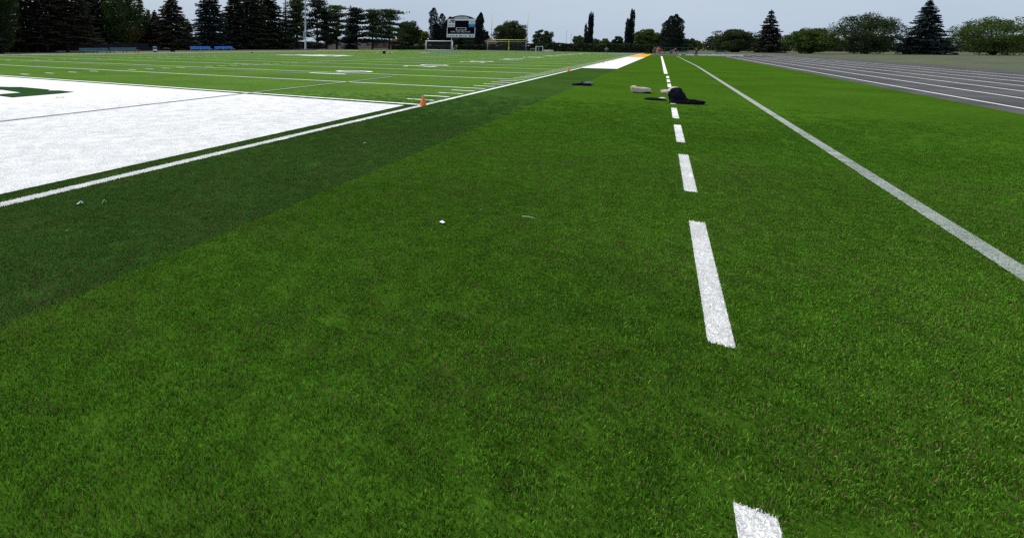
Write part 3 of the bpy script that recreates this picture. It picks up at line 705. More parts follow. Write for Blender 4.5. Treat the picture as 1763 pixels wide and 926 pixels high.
MB().lump((0, 0, 0), (17.5*k, 9*k, 3.0*k), .12, .5, -.03, seed=21, power=2.0).build('body', M_NAVYB, o, True)
MB().lump((10*k, 5*k, 2.2*k), (5.5*k, 3.2*k, 2.0*k), .1, .4, -.25, seed=22, power=2.2).build('trim', mat('white_trim', (.6, .6, .62)), o, True)
o, k = base('towel', 'cream towel heaped on the dashed line behind the backpack', 'towel', 1152, 161.0)
MB().lump((-5.5*k, -1*k, 0), (8.5*k, 5*k, 4.2*k), .2, .6, -.1, seed=31).build('fold', M_CREAM, o, True)
MB().lump((5*k, 5*k, 0), (8.5*k, 5*k, 7.2*k), .22, .6, .15, seed=32).build('fold', M_CREAM, o, True)
MB().lump((2.5*k, -5.5*k, 0), (3.0*k, 2*k, 1.8*k), .15, .5, seed=33).build('fold', M_CREAM, o, True)
o, k = base('rag', 'small rust coloured rag at the edge of the cream towel', 'cloth', 1140.5, 161.6)
MB().lump((0, 0, 0), (3.4*k, 2.4*k, .9*k), .25, .5, seed=34).build('rag', M_RUST, o, True)
o, k = base('backpack', 'bulky black backpack sitting on the dashed line', 'bag', 1168.5, 178.2)
MB().lump((0, 0, 0), (13.0*k, 9*k, 16.0*k), .20, .75, .1, seed=41, power=2.1, shear=-.22).build('body', M_NAVYB, o, True)
MB().lump((9.5*k, -3*k, 0), (7.5*k, 7*k, 8.2*k), .24, .6, seed=42, power=2.2, shear=-.15).build('front_pocket', M_BLACK, o, True)
MB().lump((-9.5*k, -4*k, 0), (5*k, 5*k, 6.5*k), .24, .6, seed=46, power=2.2).build('side_pocket', M_BLACK, o, True)
MB().tube([(-6*k, -7*k, 20*k), (-1*k, -9.5*k, 17*k), (3*k, -10*k, 11*k), (4*k, -9.5*k, 4*k)], .8*k, 6).build('shoulder_strap', M_BLACK, o, True)
MB().tube([(-3*k, -2*k, 23.5*k), (-1*k, -2*k, 26*k), (2*k, -2*k, 25.6*k), (3.5*k, -2*k, 23*k)], .5*k, 6).build('grab_loop', M_BLACK, o, True)
o, k = base('jacket', 'black jacket dropped flat beside the backpack', 'clothing', 1191, 180.0)
MB().lump((0, 0, 0), (18*k, 8*k, 5.6*k), .28, .5, -.04, seed=43, power=2.4).build('body', M_NAVYB, o, True)
MB().lump((2*k, -2*k, 2*k), (9*k, 4.5*k, 5.4*k), .28, .5, .3, seed=44).build('sleeve', M_NAVYB, o, True)
MB().lump((-11*k, -3*k, 0), (7*k, 4*k, 4.4*k), .25, .5, -.3, seed=45).build('sleeve', M_BLACK, o, True)
o, k = base('gym_bag', 'grey and black gym bag on the dark strip near the white bench area', 'bag', 1003.5, 147.6)
MB().lump((1*k, 0, 0), (13.5*k, 5.5*k, 3.0*k), .12, .6, seed=51, power=2.6).build('body', M_BLACK, o, True)
MB().lump((5*k, 1*k, 1.6*k), (11.5*k, 5.0*k, 3.2*k), .10, .5, seed=52, power=2.6).build('top_panel', M_GREY, o, True)
MB().lump((-14*k, 0, 0), (3.2*k, 2.4*k, 1.9*k), .15, .7, seed=53).build('end_pouch', M_BLACK, o, True)
MB().tube([(-8*k, -2*k, 2.5*k), (-3*k, -3*k, 6*k), (2*k, -2*k, 6.3*k), (4*k, -2*k, 5*k)], .6*k, 6).build('strap', M_BLACK, o, True)

# --- litter
M_PAPER = mat('paper', (.78, .79, .80), .7, .04)
def litter(name, label, cat, px, py, pts, m, thick=.004):
    o, k = base(name, label, cat, px, py); A = MB(); th = thick
    for tri in pts:
        a = [A.bm.verts.new((x*k, y*k, z)) for x, y, z in tri]; b = [A.bm.verts.new((x*k, y*k, z + th)) for x, y, z in tri]
        A.bm.faces.new(a[::-1]); A.bm.faces.new(b)
        for i in range(len(a)): A.bm.faces.new((a[i], a[(i+1) % len(a)], b[(i+1) % len(a)], b[i]))
    return tag(A.build(name + '_sheet', m, o), label, cat) if False else A.build('sheet', m, o)
litter('paper_scrap', 'small square of white paper on the light green turf', 'litter', 761.5, 388.5,
       [[(-5.2, 1.5, .026), (.5, -3.2, .024), (4.8, -1.0, .030), (-.8, 5.5, .034)]], M_PAPER, .003)
litter('wrapper', 'crumpled white wrapper on the dark green strip', 'litter', 138, 355.5,
       [[(-6, -2, .026), (-2, -2.5, .028), (2, 1.5, .05), (-1, 3.5, .036)], [(2.2, 1.4, .05), (-1, 3.5, .034), (5, 2, .026), (4.5, -1, .026)]], M_PAPER, .003)
litter('grass_clip', 'pale green bent strip on the dark turf by the wrapper', 'litter', 180, 354.0,
       [[(-4.5, -2, .026), (-3.4, -2, .026), (.6, 3, .050), (-.4, 3.4, .050)], [(.6, 3, .050), (-.4, 3.4, .050), (3.6, -.6, .028), (4.4, -.2, .026)]], mat('clip_green', (.22, .42, .18)), .003)
o, k = base('twig', 'thin pale twig lying on the light green turf', 'twig', 910.5, 379.5)
MB().tube([(-11*k, 3*k, .026), (-4*k, 0.6*k, .030), (4*k, -.8*k, .031), (11*k, -2*k, .027)], [.5*k, .8*k, .75*k, .4*k], 6).build('stem', mat('twig_grey', (.46, .48, .38)), o, True)
for px, py, nm, lab, c, s in ((627.5, 249.6, 'leaf', 'whitish leaf on the dark strip close to the light turf edge', (.45, .52, .42), 3.0), (588, 259.5, 'leaf', 'tan dead leaf on the dark strip', (.35, .22, .12), 1.8),
                       (827.5, 366.5, 'leaf', 'tiny tan leaf on the light turf between the paper scrap and the twig', (.45, .30, .18), 2.2), (280, 318, 'leaf', 'reddish dead leaf on the dark strip near the sideline', (.36, .17, .09), 2.0), (116, 403, 'leaf', 'orange brown leaf on the dark strip near the wrapper', (.40, .20, .09), 2.6)):
    litter(nm, lab, 'leaf', px, py, [[(-s, -.4*s, .026), (0, -.9*s, .03), (s, .3*s, .034), (.2*s, .9*s, .027)]], mat('dead_leaf', c, .8, .2), .002)

# --- benches, cooler, bin
M_TEAL = mat('teal_plank', (.055, .135, .165), .7, .15, 2); M_TEALD = mat('dark_steel', (.03, .035, .04), .6, .2)
M_BLUEB = mat('blue_plank', (.05, .20, .60), .6, .12, 2); M_LEGY = mat('cream_yellow_steel', (.55, .50, .25), .5, .12, 3)
def bench(px0, by0, px1, by1, hp, label, cat, mp, ml, group=None):
    a, b = gp(px0, by0), gp(px1, by1); c = (a + b)/2; d = b - a; Ln = d.length; k = m_per_px(c)
    o = thing('bench', label, cat, c, math.atan2(d.y, d.x), group); H = hp*k; sgn = -1
    MB().box((0, -.25, H*.52), (Ln, .42, .07), 0, .012).build('seat', mp, o)
    MB().box((0, .12, H*.90), (Ln, .06, H*.24), 0, .012, rx=-.12).build('backrest', mp, o)
    MB().box((0, .08, H*.66), (Ln, .05, H*.16), 0, .012, rx=-.12).build('backrest', mp, o)
    for s in (-.47, 0, .47):
        MB().tube([(s*Ln, -.42, 0), (s*Ln, -.36, H*.48), (s*Ln, .06, H*.5), (s*Ln, .16, H*1.0)], .045, 6).tube([(s*Ln, .06, H*.5), (s*Ln, .30, 0)], .045, 6).build('leg', ml, o)
    return o
bench(138, 93.2, 187.5, 92.2, 9.2, 'long teal bench farther from the cooler, end to end with its twin', 'bench', M_TEAL, M_TEALD)
bench(190.5, 92.2, 236, 91.2, 9.0, 'long teal bench nearer the cooler, end to end with its twin', 'bench', M_TEAL, M_TEALD)
bench(328.5, 89.6, 363, 88.6, 8.4, 'bright blue bench with cream legs nearer the black bin', 'bench', M_BLUEB, M_LEGY)
bench(370.5, 88.5, 401, 87.8, 7.6, 'bright blue bench with cream legs nearer the lamp pole', 'bench', M_BLUEB, M_LEGY)
o, k = base('drink_cooler', 'teal and white drink cooler standing on the far verge', 'cooler', 267, 90.2)
MB().box((0, 0, .8*k), (6*k, 3*k, 1.6*k), 0, .04).build('stand', M_TEALD, o)
MB().lathe([(3.1*k, 1.6*k), (3.3*k, 2*k), (3.3*k, 4.6*k), (3.1*k, 5*k)], seg=18).build('barrel', mat('cooler_white', (.72, .75, .77), .5), o, True)
MB().lathe([(3.4*k, 5*k), (3.5*k, 8.2*k), (3.3*k, 9.3*k), (1.2*k, 9.7*k)], seg=18).build('lid', mat('cooler_teal', (.05, .22, .27), .5), o, True)
MB().tube([(0, -3.3*k, 2.6*k), (0, -4.1*k, 2.5*k), (0, -4.2*k, 2.1*k)], .3*k, 6).build('tap', M_TEALD, o)
o, k = base('storage_bin', 'black wheeled bin on the far verge between cooler and blue benches', 'bin', 297.5, 90.2)
MB().prism([(-3.8*k, .8*k), (3.2*k, .8*k), (4.4*k, 5.6*k), (-4.2*k, 5.6*k)], -2*k, 2*k).build('body', M_BLACK, o)
MB().box((0, 0, 6.2*k), (9.4*k, 4.6*k, 1.0*k), 0, .03).build('lid', M_BLACK, o)
for s in (-1, 1): MB().tube([(s*3*k, -2.2*k, .8*k), (s*3*k, 2.2*k, .8*k)], .8*k, 10).build('wheel', M_TEALD, o)
MB().tube([(-4*k, 0, 6*k), (-10*k, 0, 6.8*k), (-15*k, 0, 6.6*k)], .25*k, 6).build('handle', mat('pale_steel', (.35, .35, .36), .4), o)
o, k = base('equipment_box', 'black equipment box with a white top standing on the field', 'box', 661.3, 93.0)
MB().prism([(-2.3*k, 0), (2.3*k, 0), (2.8*k, 4.6*k), (-2.6*k, 4.6*k)], -2*k, 2*k).build('case', M_BLACK, o)
MB().lump((0, 0, 4.6*k), (2.0*k, 1.4*k, 1.4*k), .1, .5, seed=61).build('top_cloth', mat('pale_cloth', (.5, .55, .56)), o, True)
for px, w, c, lab in ((652, 5.2, (.62, .52, .16), 'yellow pinnies spread on the field beside the black equipment box'), (669.5, 3.6, (.48, .36, .24), 'tan shirt spread on the field beside the black equipment box'), (674.5, 2.4, (.55, .55, .26), 'pale yellow pinny on the field past the tan shirt')):
    o, k = base('pinny', lab, 'clothing', px, 92.8)
    MB().lump((0, 0, 0), (w*k, 2*k, 1.7*k), .22, .5, seed=int(px)).build('cloth', mat('pinny_cloth', c, .9, .1), o, True)
o, k = base('football', 'small dark brown football on the far half of the field', 'ball', 434, 92.0)
MB().lump((0, 0, 0), (2.0*k, 1.1*k, 1.0*k), .02, .9, seed=63, power=1.8).build('ball', mat('ball_brown', (.045, .03, .02)), o, True)

# --- light pole and far masts
M_STEEL = mat('galvanised_steel', (.46, .50, .54), .5, .1, 1.5)
o, k = base('light_pole', 'tall grey floodlight pole with a control box, in front of the pines', 'pole', 525.8, 85.7)
H = 190*k
MB().lathe([(1.7*k, 0), (1.7*k, 1*k), (1.45*k, 1.1*k), (1.2*k, 70*k), (.7*k, H)], seg=16).build('column', M_STEEL, o, True)
MB().box((-2.6*k, -.3*k, 24*k), (1.9*k, 1.8*k, 13.5*k), 0, .05).build('control_box', M_STEEL, o)
for z in (24, 27.5): MB().lathe([(1.55*k, z*k), (1.55*k, (z + .7)*k)], seg=14).build('strap', M_TEALD, o)
for z in (176, 184):
    bar = MB().box((0, 0, z*k), (26*k, .8*k, .8*k)).build('crossarm', M_STEEL, o)
    for x in (-11, -6.6, -2.2, 2.2, 6.6, 11): MB().lathe([(.6*k, 0), (1.7*k, -2.4*k), (1.7*k, -2.7*k)], (x*k, -.6*k, (z - .3)*k), 12).build('floodlight', M_STEEL, bar)
for px, ty, lab in ((974.5, 54.5, 'thin far floodlight mast above the hedge, the taller of two'), (982.5, 59.5, 'thin far floodlight mast above the hedge, the shorter of two')):
    o, k = base('light_mast', lab, 'pole', px, 82.5); h = (82.5 - ty)*k
    MB().lathe([(.32*k, 0), (.22*k, h)], seg=8).build('column', M_STEEL, o); MB().box((0, 0, h), (1.4*k, .5*k, .6*k)).build('lamp_head', M_STEEL, o)

# --- scoreboard
M_SBW = mat('board_white', (.82, .83, .85), .6, .05, 1); M_SBK = mat('screen_black', (.005, .005, .010), .8, .2, spec=.05); M_SBN = mat('board_navy', (.007, .010, .030), .8, .15, spec=.08)
M_SBB = mat('advert_blue', (.035, .22, .55), .5, .05); M_SBR = mat('advert_red', (.42, .10, .12), .5, .1); M_SBV = mat('advert_violet', (.13, .14, .36), .5, .1); M_SBG = mat('advert_grey', (.42, .50, .50), .5, .1)
o, k = base('scoreboard', 'navy and white football scoreboard with an arched top on two posts', 'scoreboard', 793, 86.6)
B0 = 86.6
def pan(name, x0, x1, y0, y1, m, dy, parent=None, t=.06):
    q = MB().box((((x0 + x1)/2 - 793)*k, -dy, (B0 - (y0 + y1)/2)*k), ((x1 - x0)*k, t, (y1 - y0)*k)).build(name, m, parent or o); return q
for px in (777.2, 806.3): pan('post', px - .75, px + .75, 50, 86.7, M_SBN if px > 800 else M_STEEL, -.1, t=1.3*k)
cab = pan('cabinet', 769.2, 816.2, 33.6, 65.0, M_SBN, 0.15, t=.5)
MB().prism([((772 + 42.7*i/16 - 793)*k, (B0 - 33.3 + 5.6*math.sin(math.pi*i/16)**.8)*k) for i in range(17)], -.40, .15).build('arch', M_SBN, o)
arch = bpy.data.objects[o.children[-1].name]
pan('header_strip', 769.6, 815.8, 33.8, 36.6, M_SBW, .43)
lp = pan('advert_panel', 769.7, 782.2, 36.7, 47.7, M_SBW, .43)
pan('logo', 775, 781.5, 34.9, 38.4, M_SBR, .50, lp); pan('logo', 771.5, 775.4, 38.6, 40.2, M_SBV, .50, lp); pan('logo', 777.6, 780.6, 37.9, 40.6, M_SBR, .51, lp); pan('logo', 770.6, 781, 43.4, 45.4, M_SBG, .50, lp)
sc = pan('video_screen', 782.6, 805.0, 37.0, 47.7, M_SBK, .43)
rp = pan('advert_panel', 805.3, 815.8, 36.7, 42.8, M_SBW, .43); pan('logo', 806.4, 814.8, 38.0, 38.9, M_SBG, .50, rp); pan('logo', 806.8, 813.8, 40.4, 41.3, mat('advert_peach', (.60, .52, .44)), .50, rp)
bp_ = pan('advert_panel', 805.3, 815.8, 42.9, 47.7, M_SBB, .43); pan('logo', 807, 814.3, 45.0, 46.4, mat('advert_pale_blue', (.12, .34, .66)), .50, bp_)
for a_ in (769.0, 815.3): pan('side_frame', a_, a_ + 1.0, 47.9, 59.3, M_SBW, .45)
lpnl = pan('score_panel', 769.9, 815.7, 48.1, 59.3, M_SBK, .43)
for x0, x1, y0, y1 in ((784.2, 801.4, 48.5, 49.1), (784.2, 801.4, 52.3, 53.0), (784.2, 785.1, 49.1, 52.3), (800.5, 801.4, 49.1, 52.3)): pan('clock_frame', x0, x1, y0, y1, M_SBW, .50, lpnl)
pan('clock_digit', 792.6, 792.9, 49.6, 51.8, M_SBG, .48, lpnl)
for wtx, xc in (('DOWN', 779.3), ('TO GO', 787.9), ('BALL ON', 797.9), ('QTR', 805.9)):
    t_ = text_mesh('score_word', wtx, 3.1*k, M_SBW, .01, lpnl, .03*k); t_.rotation_euler = (math.pi/2, 0, 0); t_.location = ((xc - 793)*k, -.48, (B0 - 56.6)*k); t_.scale = (.72, 1, 1)
ss = pan('sponsor_strip', 768.8, 816.0, 59.4, 65.0, M_SBW, .44)
for x0, x1, m_ in ((770, 776, M_SBG), (776.6, 782.4, mat('advert_lilac', (.36, .37, .52))), (784.2, 787, M_SBV), (790.0, 794.6, M_SBV), (796.5, 803, M_SBG), (806.4, 809.2, M_SBN), (811.6, 813.4, mat('advert_dark_grey', (.2, .2, .22)))):
    pan('logo', x0, x1, 61.4, 63.5, m_, .51, ss)
rg = np.random.default_rng(3)
for i in range(9): pan('arch_letter', 785 + i*1.9, 786.1 + i*1.9, 29.2 + abs(i - 4)*.10, 30.5 + abs(i - 4)*.10, M_SBW, .43, arch)
for i in range(10): pan('arch_letter', 781.6 + i*2.42, 783.3 + i*2.42, 31.0, 33.0, M_SBW, .43, arch)

# --- goals
M_YEL = mat('goal_yellow', (.82, .74, .07), .45, .06, 2); M_GWH = mat('goal_white', (.86, .87, .88), .45, .05, 2); M_NET = mat('net_cord', (.13, .12, .14), .9, .1)
M_RIB = mat('ribbon', (.30, .16, .14), .8, .1)
p = gp(875.6, 87.9); k = m_per_px(p)
o = thing('goal_post', 'yellow football goal post with two tall uprights at the end of the field', 'goal post', p, 0)
hw = 30.3*k/1.0; zc = 18.6*k
MB().tube([(0, 0, 0), (0, 0, zc*.7), (-.15*k, 0, zc*.92), (-.8*k, 0, zc)], .55*k, 10).build('gooseneck', M_YEL, o, True)
MB().tube([(-.8*k, -hw, zc), (-.8*k, hw, zc)], .55*k, 10).build('crossbar', M_YEL, o, True)
for s in (-1, 1):
    u = MB().tube([(-.8*k, s*hw, zc - .5*k), (-.8*k, s*hw, zc + 42.5*k)], .58*k, 8).build('upright', M_YEL, o, True)
    MB().box((-.8*k, s*hw + .25*k, zc + 40.5*k), (.15*k, .8*k, 4.6*k), .2).build('ribbon', M_RIB, u)
MB().lathe([(1.0*k, 0), (1.0*k, 6*k), (.9*k, 6.3*k)], seg=14).build('base_pad', M_YEL, o, True)
def soccer_goal(px, by, wpx, hp, dp, label, m, rad):
    o, k = base('soccer_goal', label, 'goal', px, by); w, h, d = wpx*k/2, hp*k, dp*k; r = rad*k
    for s in (-1, 1):
        MB().tube([(s*w, 0, 0), (s*w, 0, h)], r, 8).build('post', m, o, True)
        MB().tube([(s*w, 0, h), (s*w*1.02, d*.35, h*.98), (s*w*1.06, d, .03)], r*.6, 6).build('stay', m, o, True)
        MB().tube([(s*w, 0, .04), (s*w*1.06, d, .04)], r*.6, 6).build('ground_bar', m, o, True)
    MB().tube([(-w - r, 0, h), (w + r, 0, h)], r, 8).build('crossbar', m, o, True)
    MB().tube([(-w*1.06, d, .04), (w*1.06, d, .04)], r*.6, 6).build('ground_bar', m, o, True)
    nt = MB(); nr = .011
    A = lambda u, v: (u*w*(1 + .05*v), d*(.35*min(1, v*2.5) + .65*max(0, (v - .4)/.6)) if v > 0 else 0, h*(1 - .02*min(1, v*2.5)) if v < .4 else h*.98*(1 - (v - .4)/.6) + .03)
    for i in range(29): u = -1 + 2*i/28; nt.tube([A(u, v/8) for v in range(9)], nr, 3, False)
    for j in range(1, 15): nt.tube([A(-1, j/15), A(0, j/15), A(1, j/15)], nr, 3, False)
    for s in (-1, 1):
        for j in range(1, 9): nt.tube([(s*w, 0, h*j/9), (s*w*1.05, d*(1 - .65*j/9), h*j/9)], nr, 3, False)
        for j in range(1, 7): nt.tube([(s*w*(1 + .05*j/7), d*j/7, .03), (s*w*(1 + .05*j/7), d*j/7, h*(1 if j < 3 else 1 - (j - 2.4)/4.6))], nr, 3, False)
    nt.build('net', M_NET, o, kind='stuff')
soccer_goal(755.8, 86.5, 44.4, 15.2, 9, 'white soccer goal beneath the left part of the scoreboard', M_GWH, .75)
soccer_goal(872, 88.0, 63.0, 15.4, 11, 'grey soccer goal with dark net standing behind the yellow goal post', mat('goal_grey', (.34, .33, .36), .5, .1), .45)
o, k = base('folding_rebounder', 'white folding rebounder frame against the hedge beside the grey soccer goal', 'rebounder', 928, 89.0)
for x in (-5.2, -.6, 5.8): MB().box((x*k, 0, 4.6*k), (1.3*k if x < 5 else .9*k, .3*k, 9*k)).build('upright', M_GWH if x != -.6 else mat('frame_lilac', (.3, .28, .36)), o)
MB().box((.3*k, .2*k, 8.6*k), (11.8*k, .3*k, .8*k)).build('rail', M_GWH, o)
o, k = base('table', 'low pale table by the hedge between the grey goal and the white rebounder', 'table', 916.5, 88.8)
MB().box((0, 0, 4.4*k), (7.4*k, 2.5*k, .7*k)).build('top', mat('table_pale', (.40, .44, .46)), o)
for sx in (-1, 1):
    for sy in (-1, 1): MB().box((sx*3.2*k, sy*1*k, 2.1*k), (.4*k, .4*k, 4.2*k)).build('leg', M_STEEL, o)
o, k = base('tarp', 'crumpled white tarp on the ground in front of the hedge', 'tarp', 944, 89.6)
MB().lump((0, 0, 0), (8*k, 3*k, 1.8*k), .25, .5, seed=71).build('cloth', mat('tarp_white', (.45, .48, .50), .8), o, True)

# --- screen fence, buildings, cars
M_SCREEN = mat('black_screen', (.008, .008, .013), .9, .3, 1)
fo = thing('screen_fence', 'black fabric screen fence running behind the teal benches', 'fence', (0, 0, 0))
xs = [-60 + 21*i for i in range(17)]
for a, b in zip(xs, xs[1:]):
    pa, pb = gp(a, 89.7 - .0078*a), gp(b, 89.7 - .0078*b); c = (pa + pb)/2; d = pb - pa; k = m_per_px(c); h = 12.6*k if b < 260 else 6.5*k
    MB().box((c.x, c.y, h/2), (d.length - .12, .04, h - .1), math.atan2(d.y, d.x)).build('panel', M_SCREEN, fo)
    MB().tube([(pa.x, pa.y, 0), (pa.x, pa.y, h + .1)], .06, 6).build('post', M_TEALD, fo)
fo2 = thing('chain_link_fence', 'open green wire fence behind the group of people', 'fence', (0, 0, 0))
M_GRN = mat('fence_green', (.03, .09, .07), .7)
xs = [1124 + 10*i for i in range(9)]
for a, b in zip(xs, xs[1:]):
    pa, pb = gp(a, 93.0), gp(b, 93.1); k = m_per_px(pa); h = 11*k
    MB().tube([tuple(pa), (pa.x, pa.y, h)], .05, 6).build('post', M_GRN, fo2)
    MB().tube([(pa.x, pa.y, h*.97), (pb.x, pb.y, h*.97)], .03, 6).tube([(pa.x, pa.y, h*.5), (pb.x, pb.y, h*.5)], .02, 6).build('rail', M_GRN, fo2)
bo = thing('barrier', 'low white board barrier along the track behind the people', 'barrier', (0, 0, 0))
xs = [1168 + 16*i for i in range(8)]
for i, (a, b) in enumerate(zip(xs, xs[1:])):
    pa, pb = gp(a, 96.0 + .014*(a - 1168)), gp(b, 96.0 + .014*(b - 1168)); c = (pa + pb)/2; d = pb - pa; k = m_per_px(c)
    q = MB().box((c.x, c.y, 1.3*k), (d.length - .05, .08, 2.4*k), math.atan2(d.y, d.x), .01).build('board', M_GWH, bo)
    if i == 0: MB().box((c.x - .06, c.y - .06, 1.4*k), (d.length*.5, .05, 1.2*k), math.atan2(d.y, d.x)).build('dark_print', M_SBN, q)

def building(name, label, px0, px1, by, ty, wall, roof, depth=10.0, gable=False, wins=5, roof_over=.3):
    pm = gp((px0 + px1)/2, by); k = m_per_px(pm); o = thing(name, label, 'building', pm, facing(pm)); w = (px1 - px0)*k; h = (by - ty)*k
    MB().box((0, depth/2, h/2), (w, depth, h)).build('wall', wall, o)
    if gable: MB().prism([(-w/2 - roof_over, h), (w/2 + roof_over, h), (0, h*1.5)], -.3, depth + .3).build('roof', roof, o)
    else: MB().box((0, depth/2, h + .15), (w + roof_over*2, depth + roof_over*2, .5), 0, .05).build('roof', roof, o)
    for i in range(wins):
        x = -w/2 + w*(i + .5)/wins
        f = MB().box((x, -.03, h*.55), (w/wins*.5, .12, h*.34)).build('window', wall, o); MB().box((x, -.08, h*.55), (w/wins*.42, .10, h*.26)).build('pane', mat('window_glass', (.05, .06, .08), .15), f)
    return o, k
M_BRICK = mat('red_brick', (.24, .125, .105), .9, .15, 3); M_TAN = mat('tan_wall', (.32, .25, .19), .9, .12, 2); M_ROOFG = mat('grey_roof', (.16, .16, .17), .9, .15, 2); M_PALE = mat('pale_siding', (.42, .41, .42), .8, .08, 2)
building('brick_building', 'long low red brick building behind the layered pines', 640, 712, 83.6, 73.0, M_BRICK, M_ROOFG, 16, False, 5)
building('annex_building', 'pale building with red brick edge at the end of the brick building', 708, 719, 84.0, 67.0, mat('pale_pink_wall', (.46, .36, .33)), M_BRICK, 8, False, 2)
building('tan_building', 'tan building seen between the slender pine trunks', 560, 642, 83.4, 71.5, M_TAN, M_ROOFG, 14, False, 5)
building('orange_hut', 'small hut with an orange roof above the brick building', 673, 684, 82.8, 70.5, M_TAN, mat('orange_roof', (.50, .15, .06)), 6, True, 1)
building('pavilion', 'small building with a tan roof behind the far upright of the goal post', 836, 852, 86.5, 72.4, M_TAN, mat('tan_roof', (.50, .36, .22)), 8, True, 2, .6)
building('pale_house', 'pale house with grey roof glimpsed above the black screen fence', 148, 178, 83.6, 71.5, M_PALE, M_ROOFG, 10, True, 3)
building('white_house', 'small white house glimpsed under the maple with the red branch', 219, 236, 83.5, 71.0, mat('white_siding', (.62, .62, .64)), M_ROOFG, 8, True, 2)
building('gabled_house', 'cream gabled house beyond the parked cars past the columnar tree', 1178, 1214, 86.0, 77.0, mat('cream_siding', (.40, .37, .32)), mat('cream_roof', (.45, .42, .36)), 10, True, 3)

def car(px, by, wpx, label, m, group=None, yaw=0.0):
    o, k = base('parked_car', label, 'car', px, by, group); o.rotation_euler.z += yaw; L = wpx*k; H = L*.26; W = L*.38
    prof = [(-.5, .10), (-.5, .30), (-.46, .44), (-.30, .50), (-.20, .88), (.16, .90), (.32, .54), (.48, .46), (.5, .28), (.5, .10)]
    MB().prism([(x*L, z*H + .06*L) for x, z in prof], -W/2, W/2).build('body', m, o)
    g_ = mat('car_glass', (.02, .025, .03), .1)
    for s in (-1, 1):
        MB().prism([(-.26*L, .54*H + .06*L), (-.175*L, .84*H + .06*L), (.14*L, .85*H + .06*L), (.25*L, .56*H + .06*L)], s*(W/2 + .004) - .006, s*(W/2 + .004) + .006).build('window', g_, o)
        for x in (-.31, .31):
            t_ = MB().tube([(x*L, s*W*.40, .085*L), (x*L, s*W*.51, .085*L)], .085*L, 14).build('wheel', M_BLACK, o); MB().tube([(x*L, s*W*.45, .085*L), (x*L, s*W*.52, .085*L)], .05*L, 10).build('rim', M_STEEL, t_)
        MB().box((.492*L, s*W*.36, .40*H + .06*L), (.03*L, W*.18, .09*H)).build('headlight', M_GWH, o)
        MB().box((-.495*L, s*W*.38, .36*H + .06*L), (.02*L, W*.14, .09*H)).build('tail_light', M_CONE, o)
    return o
car(456, 84.6, 12, 'white car parked under the dark conifer block', mat('car_white', (.6, .6, .62), .3))
car(470, 84.9, 9, 'dark red car parked under the dark conifer block', mat('car_red', (.20, .03, .04), .3))
car(1174, 90.6, 15, 'dark grey car parked behind the white barrier beside the big columnar tree', mat('car_grey', (.07, .08, .09), .3))
car(1187, 90.2, 13, 'silver car parked in front of the cream gabled house', mat('car_silver', (.36, .37, .38), .3))
car(1240, 91.6, 17, 'dark blue car parked beyond the track past the house', mat('car_blue', (.03, .05, .12), .3))

# --- people
def skin_mesh(name, J, E, rad, root, m, parent, sub=1, extra=None):
    names = list(J); ix = {n_: i for i, n_ in enumerate(names)}
    me = bpy.data.meshes.new(name); me.from_pydata([J[n_] for n_ in names], [(ix[a], ix[b]) for a, b in E], [])
    ob = bpy.data.objects.new(name, me); COL.objects.link(ob); ob.modifiers.new('s', 'SKIN')
    for i, n_ in enumerate(names):
        r = rad[n_]; me.skin_vertices[0].data[i].radius = r if isinstance(r, tuple) else (r, r); me.skin_vertices[0].data[i].use_root = (n_ == root)
    sb = ob.modifiers.new('u', 'SUBSURF'); sb.levels = sub; sb.render_levels = sub
    bpy.context.view_layer.update(); dg = bpy.context.evaluated_depsgraph_get(); nm = bpy.data.meshes.new_from_object(ob.evaluated_get(dg)); bpy.data.objects.remove(ob)
    if extra is not None:
        b = bmesh.new(); b.from_mesh(nm); mbx = MB(); mbx.bm.free(); mbx.bm = b; extra(mbx); b.to_mesh(nm); b.free()
    nm.materials.clear(); nm.materials.append(m); nm.polygons.foreach_set('use_smooth', [True]*len(nm.polygons)); nm.name = name
    q = bpy.data.objects.new(name, nm); COL.objects.link(q); q.parent = parent; return q
